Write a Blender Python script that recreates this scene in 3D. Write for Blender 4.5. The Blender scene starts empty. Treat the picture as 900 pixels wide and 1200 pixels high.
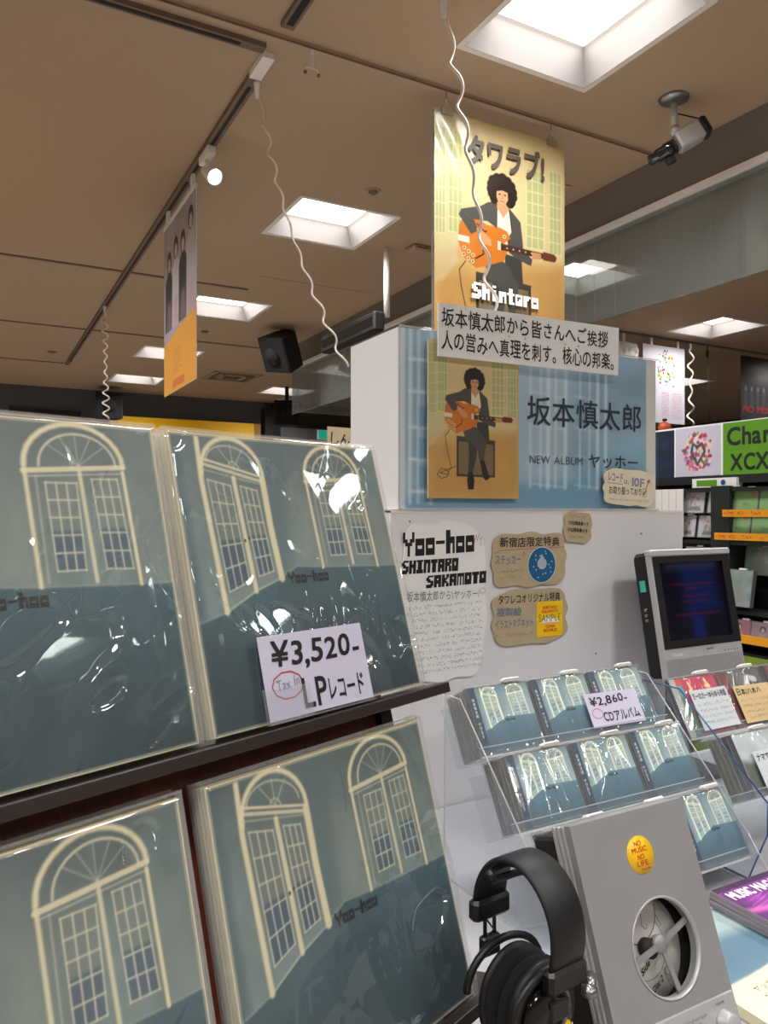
import bpy, math, random
import numpy as np
from mathutils import Matrix, Vector
random.seed(7)
rng = np.random.default_rng(11)
SC = bpy.context.scene
COL = SC.collection
PI = math.pi
# ------------------------------------------------------------------ camera, world, exposure
cd = bpy.data.cameras.new('camera'); cam = bpy.data.objects.new('camera', cd); COL.objects.link(cam)
cd.sensor_fit = 'VERTICAL'; cd.sensor_height = 36.0; cd.lens = 890 / 1200 * 36.0
cd.clip_start = 0.02; cd.clip_end = 60
cam.location = (0, 0, 1.5); cam.rotation_euler = (math.radians(90), 0, math.radians(-(90 - 61.45)))
SC.camera = cam
w = bpy.data.worlds.new('world'); SC.world = w; w.use_nodes = True
w.node_tree.nodes['Background'].inputs[0].default_value = (0.9, 0.85, 0.8, 1)
w.node_tree.nodes['Background'].inputs[1].default_value = 0.05
SC.view_settings.view_transform = 'Standard'; SC.view_settings.look = 'None'
SC.view_settings.gamma = 1; SC.view_settings.use_curve_mapping = False
SC.view_settings.exposure = -0.15
SC.cycles.use_denoising = True
SC.cycles.max_bounces = 7; SC.cycles.diffuse_bounces = 4; SC.cycles.transparent_max_bounces = 32
SC.cycles.sample_clamp_indirect = 6
PANEL_W = 13.0           # glow of the lamp panels themselves
LAMP_W = 14.0           # power of each ceiling lamp

# ------------------------------------------------------------------ materials
def lin(c):
    c = np.asarray(c, dtype=float) / 255.0
    return np.where(c <= 0.04045, c / 12.92, ((c + 0.055) / 1.055) ** 2.4)
def L4(c): return tuple(lin(c)) + (1.0,)
MATS = {}
def mat(name, rgb, rough=0.5, metal=0.0, var=0.06, vscale=8, bump=0.0, bscale=200, coat=0.0, spec=0.5, stretch=None):
    if name in MATS: return MATS[name]
    m = bpy.data.materials.new(name); m.use_nodes = True; nt = m.node_tree; N = nt.nodes; K = nt.links
    b = N['Principled BSDF']
    b.inputs['Roughness'].default_value = rough; b.inputs['Metallic'].default_value = metal
    b.inputs['Coat Weight'].default_value = coat; b.inputs['Specular IOR Level'].default_value = spec
    tc = N.new('ShaderNodeTexCoord'); mp = N.new('ShaderNodeMapping'); K.new(tc.outputs['Object'], mp.inputs[0])
    if stretch: mp.inputs['Scale'].default_value = stretch
    nz = N.new('ShaderNodeTexNoise'); nz.inputs['Scale'].default_value = vscale; nz.inputs['Detail'].default_value = 4
    K.new(mp.outputs[0], nz.inputs['Vector'])
    mx = N.new('ShaderNodeMix'); mx.data_type = 'RGBA'
    c = np.array(lin(rgb))
    mx.inputs[6].default_value = tuple(np.clip(c * (1 - 2 * var), 0, 1)) + (1,)
    mx.inputs[7].default_value = tuple(np.clip(c * (1 + 2 * var), 0, 1)) + (1,)
    K.new(nz.outputs['Fac'], mx.inputs[0]); K.new(mx.outputs[2], b.inputs['Base Color'])
    if bump:
        n2 = N.new('ShaderNodeTexNoise'); n2.inputs['Scale'].default_value = bscale; K.new(mp.outputs[0], n2.inputs['Vector'])
        bp = N.new('ShaderNodeBump'); bp.inputs['Strength'].default_value = bump; bp.inputs['Distance'].default_value = 0.002
        K.new(n2.outputs['Fac'], bp.inputs['Height']); K.new(bp.outputs[0], b.inputs['Normal'])
    MATS[name] = m; return m
def emit(name, rgb, k):
    m = bpy.data.materials.new(name); m.use_nodes = True; nt = m.node_tree; nt.nodes.clear()
    e = nt.nodes.new('ShaderNodeEmission'); o = nt.nodes.new('ShaderNodeOutputMaterial')
    e.inputs[0].default_value = L4(rgb); e.inputs[1].default_value = k; nt.links.new(e.outputs[0], o.inputs[0]); MATS[name] = m; return m
def clear(name, tint=(255, 255, 255), haze=0.04, ior=1.45, rough=0.05, bump=0.0, bscale=30, gloss=1.0, hazecol=(225, 228, 230)):
    m = bpy.data.materials.new(name); m.use_nodes = True; nt = m.node_tree; N = nt.nodes; K = nt.links; N.clear()
    o = N.new('ShaderNodeOutputMaterial'); t = N.new('ShaderNodeBsdfTransparent'); g = N.new('ShaderNodeBsdfGlossy'); d = N.new('ShaderNodeBsdfDiffuse')
    t.inputs[0].default_value = L4(tint); g.inputs['Roughness'].default_value = rough; g.inputs[0].default_value = (gloss, gloss, gloss, 1); d.inputs[0].default_value = L4(hazecol)
    f = N.new('ShaderNodeFresnel'); f.inputs[0].default_value = ior
    m1 = N.new('ShaderNodeMixShader'); m2 = N.new('ShaderNodeMixShader'); m1.inputs[0].default_value = haze
    K.new(t.outputs[0], m1.inputs[1]); K.new(d.outputs[0], m1.inputs[2])
    ge = N.new('ShaderNodeNewGeometry'); iv = N.new('ShaderNodeMath'); iv.operation = 'SUBTRACT'; iv.inputs[0].default_value = 1; K.new(ge.outputs['Backfacing'], iv.inputs[1])
    mu = N.new('ShaderNodeMath'); mu.operation = 'MULTIPLY'; K.new(f.outputs[0], mu.inputs[0]); K.new(iv.outputs[0], mu.inputs[1])
    K.new(mu.outputs[0], m2.inputs[0]); K.new(m1.outputs[0], m2.inputs[1]); K.new(g.outputs[0], m2.inputs[2]); K.new(m2.outputs[0], o.inputs[0])
    if bump:
        tc = N.new('ShaderNodeTexCoord'); nz = N.new('ShaderNodeTexNoise'); nz.inputs['Scale'].default_value = bscale; nz.inputs['Distortion'].default_value = 0.8
        K.new(tc.outputs['Object'], nz.inputs['Vector']); bp = N.new('ShaderNodeBump'); bp.inputs['Strength'].default_value = bump; bp.inputs['Distance'].default_value = 0.004
        K.new(nz.outputs['Fac'], bp.inputs['Height']); K.new(bp.outputs[0], g.inputs['Normal']); K.new(bp.outputs[0], f.inputs['Normal'])
    MATS[name] = m; return m
def printmat(name, rough=0.5, coat=0.0):
    m = bpy.data.materials.new(name); m.use_nodes = True; nt = m.node_tree; b = nt.nodes['Principled BSDF']
    a = nt.nodes.new('ShaderNodeVertexColor'); a.layer_name = 'ink'; nt.links.new(a.outputs[0], b.inputs['Base Color'])
    b.inputs['Roughness'].default_value = rough; b.inputs['Coat Weight'].default_value = coat; MATS[name] = m; return m

m_ceil = mat('ceiling_paint', (178, 154, 128), 0.9, var=0.01, vscale=2)
m_joint = mat('ceiling_joint', (120, 100, 84), 0.8)
m_floor = mat('floor_tile', (160, 150, 138), 0.35, var=0.03)
m_wall = mat('wall_paint', (190, 182, 172), 0.85, var=0.02)
m_dwall = mat('dark_grey_wall', (84, 84, 88), 0.8, var=0.03)
m_brownwall = mat('dark_brown_wall', (62, 52, 46), 0.85, var=0.03)
m_beam = mat('beam_paint', (122, 112, 104), 0.8, var=0.02)
m_lampwhite = mat('lamp_white_metal', (238, 232, 228), 0.6, var=0.01)
m_panel = emit('lamp_panel', (255, 250, 240), PANEL_W)
m_spot = emit('spot_bulb', (255, 252, 235), 14)
m_white = mat('white_foam_board', (226, 224, 226), 0.55, var=0.015, bump=0.05, bscale=600)
m_tabw = mat('white_laminate', (166, 165, 168), 0.4, var=0.015)
m_paper = mat('white_card', (238, 236, 234), 0.6, var=0.01)
m_lav = mat('lavender_card', (196, 190, 210), 0.6, var=0.02)
m_kraft = mat('kraft_card', (184, 166, 132), 0.8, var=0.05, vscale=30)
m_cream = mat('cream_paper', (236, 226, 196), 0.7, var=0.02)
m_ink = mat('black_marker_ink', (16, 16, 18), 0.6, var=0.0)
m_navy = mat('navy_ink', (28, 44, 62), 0.6, var=0.0)
m_greyink = mat('grey_marker_ink', (122, 128, 136), 0.6, var=0.02)
m_redink = mat('red_marker_ink', (176, 70, 70), 0.6, var=0.02)
m_whiteink = mat('white_ink', (244, 240, 226), 0.6, var=0.0)
m_pencil = mat('fine_pen_ink', (96, 92, 88), 0.7, var=0.0)
m_wood = mat('dark_red_brown_wood', (112, 54, 35), 0.45, var=0.25, vscale=30, stretch=(6, 0.6, 1), bump=0.1, bscale=80)
m_ledge = mat('dark_bronze_ledge', (42, 34, 30), 0.4, var=0.05)
m_board = mat('record_card_edge', (226, 212, 172), 0.7, var=0.04)
m_black = mat('black_plastic', (18, 18, 19), 0.42, var=0.05)
m_blackm = mat('matt_black', (20, 20, 21), 0.7, var=0.05)
m_glossb = mat('gloss_black', (10, 10, 11), 0.12, var=0.0, coat=0.5)
m_leather = mat('black_leatherette', (20, 20, 21), 0.5, var=0.1, bump=0.15, bscale=900)
m_fabric = mat('black_fabric', (14, 14, 15), 0.95, var=0.1, bump=0.3, bscale=900)
m_silver = mat('brushed_silver', (158, 156, 157), 0.38, metal=0.25, var=0.05, vscale=14, bump=0.05, bscale=60)
m_silver2 = mat('pale_silver', (188, 187, 188), 0.35, metal=0.25, var=0.04)
m_chrome = mat('chrome', (205, 205, 208), 0.15, metal=1.0, var=0.0)
m_steel = mat('steel', (150, 150, 150), 0.3, metal=0.9, var=0.02)
m_yellow = mat('yellow_sticker', (250, 200, 20), 0.4, var=0.01)
m_yellow2 = mat('yellow_band_paint', (255, 196, 0), 0.5, var=0.01)
m_red = mat('red_ink', (205, 40, 28), 0.5, var=0.0)
m_teal = mat('teal_sticker', (70, 190, 175), 0.4)
m_blueoval = mat('blue_sticker', (20, 92, 138), 0.4, var=0.03)
m_obi = mat('dark_teal_strip', (28, 54, 76), 0.4, var=0.06)
m_tray = mat('disc_tray_grey', (96, 92, 88), 0.35, var=0.2, vscale=60)
m_tab = mat('white_plastic_tab', (232, 226, 220), 0.4, var=0.02)
m_cord = mat('white_cord', (226, 216, 204), 0.5, var=0.02)
m_oran = mat('orange_tag', (240, 160, 30), 0.5, var=0.05)
m_green = mat('green_sleeve', (110, 176, 40), 0.4, var=0.12, vscale=20)
m_headgreen = mat('green_sign', (96, 150, 36), 0.4, var=0.03)
m_print = printmat('printed_paper', 0.5)
m_gprint = printmat('glossy_print', 0.3, 0.3)
m_film = clear('plastic_film', haze=0.03, ior=2.0, rough=0.03, bump=0.02, bscale=9)
m_film2 = clear('plastic_film_small', haze=0.06, ior=1.8, rough=0.06, bump=0.03, bscale=40)
m_acryl = clear('clear_acrylic', tint=(246, 248, 250), haze=0.05, ior=1.3, rough=0.05)
m_edge = clear('acrylic_edge', haze=0.4, ior=1.5, rough=0.2, hazecol=(215, 214, 208))
m_edgeblue = mat('blue_acrylic_edge', (52, 76, 130), 0.3)
m_slv = clear('sleeve_fold', haze=0.12, ior=1.5, rough=0.1)
m_case = clear('clear_case', tint=(252, 252, 252), haze=0.10, ior=1.5, rough=0.1)
m_glass = clear('curtain_glass', tint=(198, 206, 202), haze=0.13, ior=1.5, rough=0.03)
m_screen = mat('dark_screen', (8, 9, 24), 0.12, var=0.0)

# ------------------------------------------------------------------ mesh helpers
class MB:
    def __init__(s): s.v = []; s.f = []; s.m = []; s.sm = []
    def add(s, vs, fs, mi=0, smooth=False, T=None):
        o = len(s.v)
        for p in vs:
            p = Vector(p)
            if T is not None: p = T @ p
            s.v.append(tuple(p))
        for f in fs: s.f.append(tuple(i + o for i in f)); s.m.append(mi); s.sm.append(smooth)
        return s
    def box(s, a, b, mi=0, T=None):
        x0, y0, z0 = a; x1, y1, z1 = b
        return s.add([(x0, y0, z0), (x1, y0, z0), (x1, y1, z0), (x0, y1, z0), (x0, y0, z1), (x1, y0, z1), (x1, y1, z1), (x0, y1, z1)],
                     [(0, 3, 2, 1), (4, 5, 6, 7), (0, 1, 5, 4), (1, 2, 6, 5), (2, 3, 7, 6), (3, 0, 4, 7)], mi, False, T)
    def rbox(s, a, b, r=0.004, mi=0, T=None):       # box with chamfered edges (rounded in plan and along the top)
        x0, y0, z0 = a; x1, y1, z1 = b
        r = min(r, (x1 - x0) / 2.1, (y1 - y0) / 2.1, (z1 - z0) / 2.1)
        def ring(i, z):
            return [(x0 + i + r, y0 + i, z), (x1 - i - r, y0 + i, z), (x1 - i, y0 + i + r, z), (x1 - i, y1 - i - r, z), (x1 - i - r, y1 - i, z), (x0 + i + r, y1 - i, z), (x0 + i, y1 - i - r, z), (x0 + i, y0 + i + r, z)]
        R = [ring(r * .8, z0), ring(0, z0 + r), ring(0, z1 - r), ring(r * .8, z1)]
        vs = [p for q in R for p in q]; fs = []
        for k in range(3):
            for i in range(8): j = (i + 1) % 8; fs.append((k * 8 + i, k * 8 + j, (k + 1) * 8 + j, (k + 1) * 8 + i))
        fs.append(tuple(range(7, -1, -1))); fs.append(tuple(range(24, 32)))
        return s.add(vs, fs, mi, False, T)
    def poly(s, pts, z0, z1=None, mi=0, T=None):     # prism over a planar outline in xy
        n = len(pts)
        if z1 is None: return s.add([(x, y, z0) for x, y in pts], [tuple(range(n))], mi, False, T)
        vs = [(x, y, z0) for x, y in pts] + [(x, y, z1) for x, y in pts]
        fs = [tuple(range(n - 1, -1, -1)), tuple(range(n, 2 * n))] + [(i, (i + 1) % n, (i + 1) % n + n, i + n) for i in range(n)]
        return s.add(vs, fs, mi, False, T)
    def tube(s, pts, r, seg=8, mi=0, T=None, cap=True):
        pts = [Vector(p) for p in pts]; n = len(pts); vs = []; fs = []; prev = None
        for i, p in enumerate(pts):
            t = (pts[min(i + 1, n - 1)] - pts[max(i - 1, 0)]).normalized()
            if prev is None:
                prev = t.orthogonal().normalized()
            u = (prev - t * prev.dot(t)).normalized(); prev = u; v = t.cross(u)
            rr = r[i] if isinstance(r, (list, tuple)) else r
            for k in range(seg): a = 2 * PI * k / seg; vs.append(p + (u * math.cos(a) + v * math.sin(a)) * rr)
        for i in range(n - 1):
            for k in range(seg): q = (k + 1) % seg; fs.append((i * seg + k, i * seg + q, (i + 1) * seg + q, (i + 1) * seg + k))
        if cap: fs.append(tuple(range(seg - 1, -1, -1))); fs.append(tuple(range((n - 1) * seg, n * seg)))
        return s.add(vs, fs, mi, True, T)
    def lathe(s, prof, seg=32, mi=0, T=None, sx=1, sy=1, cap=True):       # (r, z) profile about z
        vs = []; fs = []; n = len(prof)
        for r, z in prof:
            for k in range(seg): a = 2 * PI * k / seg; vs.append((r * math.cos(a) * sx, r * math.sin(a) * sy, z))
        for i in range(n - 1):
            for k in range(seg): q = (k + 1) % seg; fs.append((i * seg + k, i * seg + q, (i + 1) * seg + q, (i + 1) * seg + k))
        if cap: fs.append(tuple(range(seg - 1, -1, -1))); fs.append(tuple(range((n - 1) * seg, n * seg)))
        return s.add(vs, fs, mi, True, T)
    def strip(s, path, wv, th, mi=0, T=None):          # ribbon: path points, width vector, thickness along the in-plane normal
        path = [Vector(p) for p in path]; wv = Vector(wv); n = len(path); vs = []; fs = []
        for i, p in enumerate(path):
            t = (path[min(i + 1, n - 1)] - path[max(i - 1, 0)]).normalized(); nn = wv.normalized().cross(t).normalized() * th / 2
            ws = wv / 2
            vs += [p - ws * .86 - nn, p + ws * .86 - nn, p + ws - nn * .4, p + ws + nn * .4, p + ws * .86 + nn, p - ws * .86 + nn, p - ws + nn * .4, p - ws - nn * .4]
        for i in range(n - 1):
            for k in range(8): q = (k + 1) % 8; fs.append((i * 8 + k, i * 8 + q, (i + 1) * 8 + q, (i + 1) * 8 + k))
        fs.append(tuple(range(7, -1, -1))); fs.append(tuple(range((n - 1) * 8, n * 8)))
        return s.add(vs, fs, mi, True, T)
    def build(s, name, mats, parent=None, label=None, bevel=0):
        if not isinstance(mats, (list, tuple)): mats = [mats]
        me = bpy.data.meshes.new(name); me.from_pydata(s.v, [], s.f)
        for m in mats: me.materials.append(m)
        me.polygons.foreach_set('material_index', s.m); me.polygons.foreach_set('use_smooth', s.sm); me.update()
        o = bpy.data.objects.new(name, me); COL.objects.link(o)
        if parent is not None: o.parent = parent
        if label: o['label'] = label
        if bevel:
            b = o.modifiers.new('bevel', 'BEVEL'); b.width = bevel; b.segments = 2; b.limit_method = 'ANGLE'
        return o
def frame(O, yaw=0, lean=0):
    y = math.radians(yaw); l = math.radians(lean)
    s = Vector((math.cos(y), math.sin(y), 0)); b = Vector((-math.sin(y), math.cos(y), 0)); U = Vector((0, 0, 1))
    t = b * math.sin(l) + U * math.cos(l); n = s.cross(t)
    return Matrix(((s.x, t.x, n.x, O[0]), (s.y, t.y, n.y, O[1]), (s.z, t.z, n.z, O[2]), (0, 0, 0, 1)))
def upframe(O, yaw=0): return Matrix.Translation(O) @ Matrix.Rotation(math.radians(yaw), 4, 'Z')
def tag(o, label, cat, group=None, kind=None):
    if label: o['label'] = label
    if cat: o['category'] = cat
    if group: o['group'] = group
    if kind: o['kind'] = kind
    return o
def thing(name, label, cat, M=None, group=None):
    o = bpy.data.objects.new(name, None); COL.objects.link(o); o.empty_display_size = 0.05
    if M is not None: o.matrix_world = M
    return tag(o, label, cat, group)
def struct(name, mb, mats): o = mb.build(name, mats); o['kind'] = 'structure'; return o
def dup(o, parent=None, M=None, label=None, group=None):
    c = o.copy(); COL.objects.link(c); c.parent = parent
    if M is not None: c.matrix_world = M
    if label: c['label'] = label
    if group: c['group'] = group
    for ch in list(o.children): dup(ch, c)
    return c
def plate(w, h, th=0.003, mi=0, x0=0, y0=0, z0=0): return MB().box((x0, y0, z0), (x0 + w, y0 + h, z0 + th), mi)
def wavy(w, h, amp=0.006, n=5, seed=0, rc=0.02):
    r = random.Random(seed); ph = [r.uniform(0, 6) for _ in range(4)]; N = 96; pts = []; e = 5.0 if rc < .02 else 4.2
    for k in range(N):
        a = 2 * PI * k / N; c, s_ = math.cos(a), math.sin(a); q = (abs(c) ** e + abs(s_) ** e) ** (-1 / e)
        d = 1 + (amp / min(w, h)) * (math.sin(a * n * 1.6 + ph[0]) + .6 * math.sin(a * n * 2 + ph[1])) * 1.1
        pts.append((w / 2 + w / 2 * c * q * (1 + (d - 1) * min(w, h) / w * 1.2), h / 2 + h / 2 * s_ * q * d))
    return pts
# ------------------------------------------------------------------ lettering
_gl = {}
def glyph(ch, bold):
    k = (ch, bold)
    if k not in _gl:
        if bold:
            v0, f0 = glyph(ch, 0.0); vs = []; fs = []
            for q, (dx, dy) in enumerate(((0, 0), (1, 1), (1, -1), (-1, 1), (-1, -1))):
                o = len(vs); vs += [(x + dx * bold * .75, y + dy * bold * .75, q * 4e-5) for x, y, _ in v0]; fs += [tuple(i + o for i in f) for f in f0]
            _gl[k] = (vs, fs); return _gl[k]
        c = bpy.data.curves.new('t', 'FONT'); c.body = ch; c.size = 1; c.resolution_u = 3
        o = bpy.data.objects.new('t', c); COL.objects.link(o)
        bpy.context.view_layer.update()
        me = bpy.data.meshes.new_from_object(o.evaluated_get(bpy.context.evaluated_depsgraph_get()))
        vs = [(v.co.x, v.co.y, 0.0) for v in me.vertices]; fs = [tuple(p.vertices) for p in me.polygons]
        bpy.data.objects.remove(o); bpy.data.curves.remove(c); bpy.data.meshes.remove(me); _gl[k] = (vs, fs)
    return _gl[k]
def adv(ch):
    if ch == ' ': return 0.35
    vs, _ = glyph(ch, 0.0)
    if ord(ch) > 0x2E80: return 1.02
    return (max(v[0] for v in vs) + 0.06) if vs else 0.3
def text(mb, s, x0, y0, x1, y1, z, mi=0, bold=0.0, jit=0.0, slant=0.0, rise=0.0, seed=1):
    """letters of S fitted to the box; jit = hand-drawn wobble"""
    r = random.Random(seed); x = 0; V = []; F = []
    for ch in s:
        if ch != ' ':
            vs, fs = glyph(ch, bold); a = r.uniform(-1, 1) * jit * 0.25; k = 1 + r.uniform(-1, 1) * jit * 0.4; dy = r.uniform(-1, 1) * jit * 0.3
            o = len(V); ca, sa = math.cos(a), math.sin(a)
            for (px, py, pz) in vs:
                qx, qy = (px - .4) * k, (py - .35) * k; V.append((x + .4 + qx * ca - qy * sa + slant * qy, .35 + qx * sa + qy * ca + dy, pz))
            F += [tuple(i + o for i in f) for f in fs]
        x += adv(ch)
    if not V: return
    X0 = min(v[0] for v in V); X1 = max(v[0] for v in V); Y0 = min(v[1] for v in V); Y1 = max(v[1] for v in V)
    sx = (x1 - x0) / (X1 - X0); sy = (y1 - y0) / max(Y1 - Y0, .1)
    if s in ('ー', '-'): sy = sx
    mb.add([(x0 + (vx - X0) * sx, y0 + (vy - Y0) * sy + rise * (vx - X0) / (X1 - X0), z + vz) for vx, vy, vz in V], F, mi)
BL = {'Y': ['#...#', '#...#', '##.##', '.###.', '..#..', '..#..', '..#..'], 'o': ['.....', '.....', '####.', '####.', '#..#.', '####.', '####.'],
      'h': ['##...', '##...', '####.', '####.', '##.#.', '##.#.', '##.#.'], '-': ['.....', '.....', '.....', '####.', '.....', '.....', '.....'],
      'S': ['.####', '##...', '###..', '.####', '...##', '#####', '####.'], 'H': ['##.##', '##.##', '#####', '#####', '##.##', '##.##', '##.##'],
      'I': ['#####', '.###.', '.###.', '.###.', '.###.', '#####', '#####'], 'N': ['#####', '#####', '##.##', '##.##', '##.##', '##.##', '##.##'],
      'T': ['#####', '#####', '.###.', '.###.', '.###.', '.###.', '.###.'], 'A': ['#####', '#####', '##.##', '#####', '#####', '##.##', '##.##'],
      'R': ['#####', '##.##', '#####', '####.', '##.##', '##.##', '##.##'], 'O': ['#####', '#####', '##.##', '##.##', '#####', '#####', '#####'],
      'K': ['##.##', '##.##', '####.', '###..', '####.', '##.##', '##.##'], 'M': ['#####', '#####', '#.#.#', '#.#.#', '#.#.#', '#.#.#', '#.#.#'],
      'i': ['.##..', '.....', '.##..', '.##..', '.##..', '.##..', '.##..'], 'n': ['.....', '.....', '####.', '####.', '##.#.', '##.#.', '##.#.'],
      't': ['.##..', '.##..', '####.', '.##..', '.##..', '.##..', '.###.'], 'a': ['.....', '.....', '####.', '#..#.', '#.##.', '####.', '####.'],
      'r': ['.....', '.....', '####.', '###..', '##...', '##...', '##...'], 's': ['.####', '##...', '####.', '.####', '...##', '#####', '####.']}
def block(mb, s, x0, y0, x1, y1, z, mi=0, slant=0.0, rise=0.0):
    wd = [5.4 if c.isupper() else 4.6 for c in s]; W = sum(wd) - .5; x = 0
    for c, ww in zip(s, wd):
        g = BL[c]
        for j, row in enumerate(g):
            for i, q in enumerate(row):
                if q == '#':
                    a = (x + i) / W; b = (x + i + 1.04) / W; c0 = (6 - j) / 7; c1 = (7.04 - j) / 7
                    P = lambda u, v: (x0 + (x1 - x0) * u + slant * (y1 - y0) * v, y0 + (y1 - y0) * v + rise * u, z)
                    mb.add([P(a, c0), P(b, c0), P(b, c1), P(a, c1)], [(0, 1, 2, 3)], mi)
        x += ww
def scribble(mb, x0, y0, x1, h, z, mi=0, th=0.0006, seed=0, rise=0.0, dens=1.0):
    """a line of writing too small to read: short pen strokes"""
    r = random.Random(seed); x = x0
    while x < x1:
        wch = h * r.uniform(.5, .95)
        if r.random() < .9:
            for _ in range(r.randint(2, 4)):
                ax, ay = x + r.uniform(0, wch * .8), y0 + r.uniform(0, h); L = h * r.uniform(.25, .7); a = r.choice([0, 0, PI / 2, PI / 2, .8, -.8]) + r.uniform(-.2, .2)
                dx, dy = L * math.cos(a) / 2, L * math.sin(a) / 2; px, py = -math.sin(a) * th / 2, math.cos(a) * th / 2
                yy = ay + rise * (x - x0) / (x1 - x0)
                mb.add([(ax - dx - px, yy - dy - py, z), (ax + dx - px, yy + dy - py, z), (ax + dx + px, yy + dy + py, z), (ax - dx + px, yy - dy + py, z)], [(0, 1, 2, 3)], mi)
        x += wch * r.uniform(1.0, 1.25)
def line2(mb, pts, th, z, mi=0):
    for (ax, ay), (bx, by) in zip(pts[:-1], pts[1:]):
        d = Vector((bx - ax, by - ay)); 
        if d.length < 1e-6: continue
        d.normalize(); px, py = -d.y * th / 2, d.x * th / 2
        mb.add([(ax - px, ay - py, z), (bx - px, by - py, z), (bx + px, by + py, z), (ax + px, ay + py, z)], [(0, 1, 2, 3)], mi)
def disc(mb, cx, cy, rx, ry, z, mi=0, n=28, T=None): mb.add([(cx + rx * math.cos(2 * PI * k / n), cy + ry * math.sin(2 * PI * k / n), z) for k in range(n)], [tuple(range(n))], mi, False, T)
# ------------------------------------------------------------------ printed pictures: drawn as ink on a fine grid
def vnoise(w, h, fx, fy, seed):
    r = np.random.default_rng(seed); g = r.random((int(fy) + 3, int(fx) + 3))
    x = np.linspace(0, fx, w); y = np.linspace(0, fy, h); xi = x.astype(int); yi = y.astype(int)
    xf = x - xi; yf = y - yi; xf = xf * xf * (3 - 2 * xf); yf = yf * yf * (3 - 2 * yf)
    a = g[np.ix_(yi, xi)]; b = g[np.ix_(yi, xi + 1)]; c = g[np.ix_(yi + 1, xi)]; d = g[np.ix_(yi + 1, xi + 1)]
    return (a * (1 - xf) + b * xf) * (1 - yf)[:, None] + (c * (1 - xf) + d * xf) * yf[:, None]
def fbm(w, h, f, seed, oct=4, ax=1, ay=1): return sum(vnoise(w, h, f * ax * 2 ** k, f * ay * 2 ** k, seed + k) * .5 ** k for k in range(oct)) / sum(.5 ** k for k in range(oct))
class Art:
    def __init__(s, nx, asp=1.0, base=(128, 128, 128)):
        s.nx = nx; s.asp = asp; s.ny = int(round(nx * asp)); s.px = 1.0 / nx
        s.X, s.Y = np.meshgrid(np.linspace(0, 1, s.nx), np.linspace(0, asp, s.ny))
        s.c = np.ones((s.ny, s.nx, 3)) * np.array(base, float)
    def put(s, mask, col, a=1.0):
        k = np.clip(mask, 0, 1)[..., None] * a; s.c = s.c * (1 - k) + np.array(col, float) * k
    def line(s, p, q, w, col, a=1.0, soft=1.0):
        d = np.array(q, float) - p; L2 = max(d @ d, 1e-12); t = np.clip(((s.X - p[0]) * d[0] + (s.Y - p[1]) * d[1]) / L2, 0, 1)
        r = np.hypot(s.X - p[0] - t * d[0], s.Y - p[1] - t * d[1]); s.put((w / 2 - r) / (s.px * soft) + .5, col, a)
    def path(s, pts, w, col, a=1.0, soft=1.0):
        m = np.full(s.X.shape, 9.0)
        for p, q in zip(pts[:-1], pts[1:]):
            d = np.array(q, float) - p; L2 = max(d @ d, 1e-12); t = np.clip(((s.X - p[0]) * d[0] + (s.Y - p[1]) * d[1]) / L2, 0, 1)
            m = np.minimum(m, np.hypot(s.X - p[0] - t * d[0], s.Y - p[1] - t * d[1]))
        s.put((w / 2 - m) / (s.px * soft) + .5, col, a)
    def poly(s, pts, col, a=1.0, soft=1.0):
        ins = np.zeros(s.X.shape, bool); m = np.full(s.X.shape, 9.0); n = len(pts)
        for i in range(n):
            (x0, y0), (x1, y1) = pts[i], pts[(i + 1) % n]
            c = ((y0 > s.Y) != (y1 > s.Y)); 
            with np.errstate(divide='ignore', invalid='ignore'): ins ^= c & (s.X < (x1 - x0) * (s.Y - y0) / ((y1 - y0) or 1e-12) + x0)
            d = np.array((x1 - x0, y1 - y0)); L2 = max(d @ d, 1e-12); t = np.clip(((s.X - x0) * d[0] + (s.Y - y0) * d[1]) / L2, 0, 1)
            m = np.minimum(m, np.hypot(s.X - x0 - t * d[0], s.Y - y0 - t * d[1]))
        s.put(np.where(ins, m, -m) / (s.px * soft) + .5, col, a)
    def ell(s, cx, cy, rx, ry, col, a=1.0, soft=1.0):
        r = np.hypot((s.X - cx) / rx, (s.Y - cy) / ry); s.put((1 - r) * min(rx, ry) / (s.px * soft) + .5, col, a)
def print_mesh(name, art, w, h, z=0.0, parent=None, x0=0, y0=0, m=None, bend=None):
    nx, ny = art.nx, art.ny
    xs = x0 + np.linspace(0, w, nx); ys = y0 + np.linspace(0, h, ny); X, Y = np.meshgrid(xs, ys)
    Z = np.full(X.shape, z) if bend is None else z + bend
    co = np.stack([X, Y, Z], -1).reshape(-1, 3)
    i = np.arange(nx * ny).reshape(ny, nx); f = np.stack([i[:-1, :-1], i[:-1, 1:], i[1:, 1:], i[1:, :-1]], -1).reshape(-1, 4)
    me = bpy.data.meshes.new(name); me.vertices.add(len(co)); me.vertices.foreach_set('co', co.ravel())
    me.loops.add(f.size); me.loops.foreach_set('vertex_index', f.ravel().astype(np.int32)); me.polygons.add(len(f)); me.polygons.foreach_set('loop_start', np.arange(0, f.size, 4, dtype=np.int32))
    me.update(calc_edges=True); me.validate()
    a = me.color_attributes.new('ink', 'FLOAT_COLOR', 'POINT'); c = lin(np.clip(art.c, 0, 255)).reshape(-1, 3)
    a.data.foreach_set('color', np.concatenate([c, np.ones((len(c), 1))], 1).ravel().astype(np.float32))
    me.materials.append(m or m_print); me.shade_smooth()
    o = bpy.data.objects.new(name, me); COL.objects.link(o)
    if parent is not None: o.parent = parent
    return o
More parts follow.
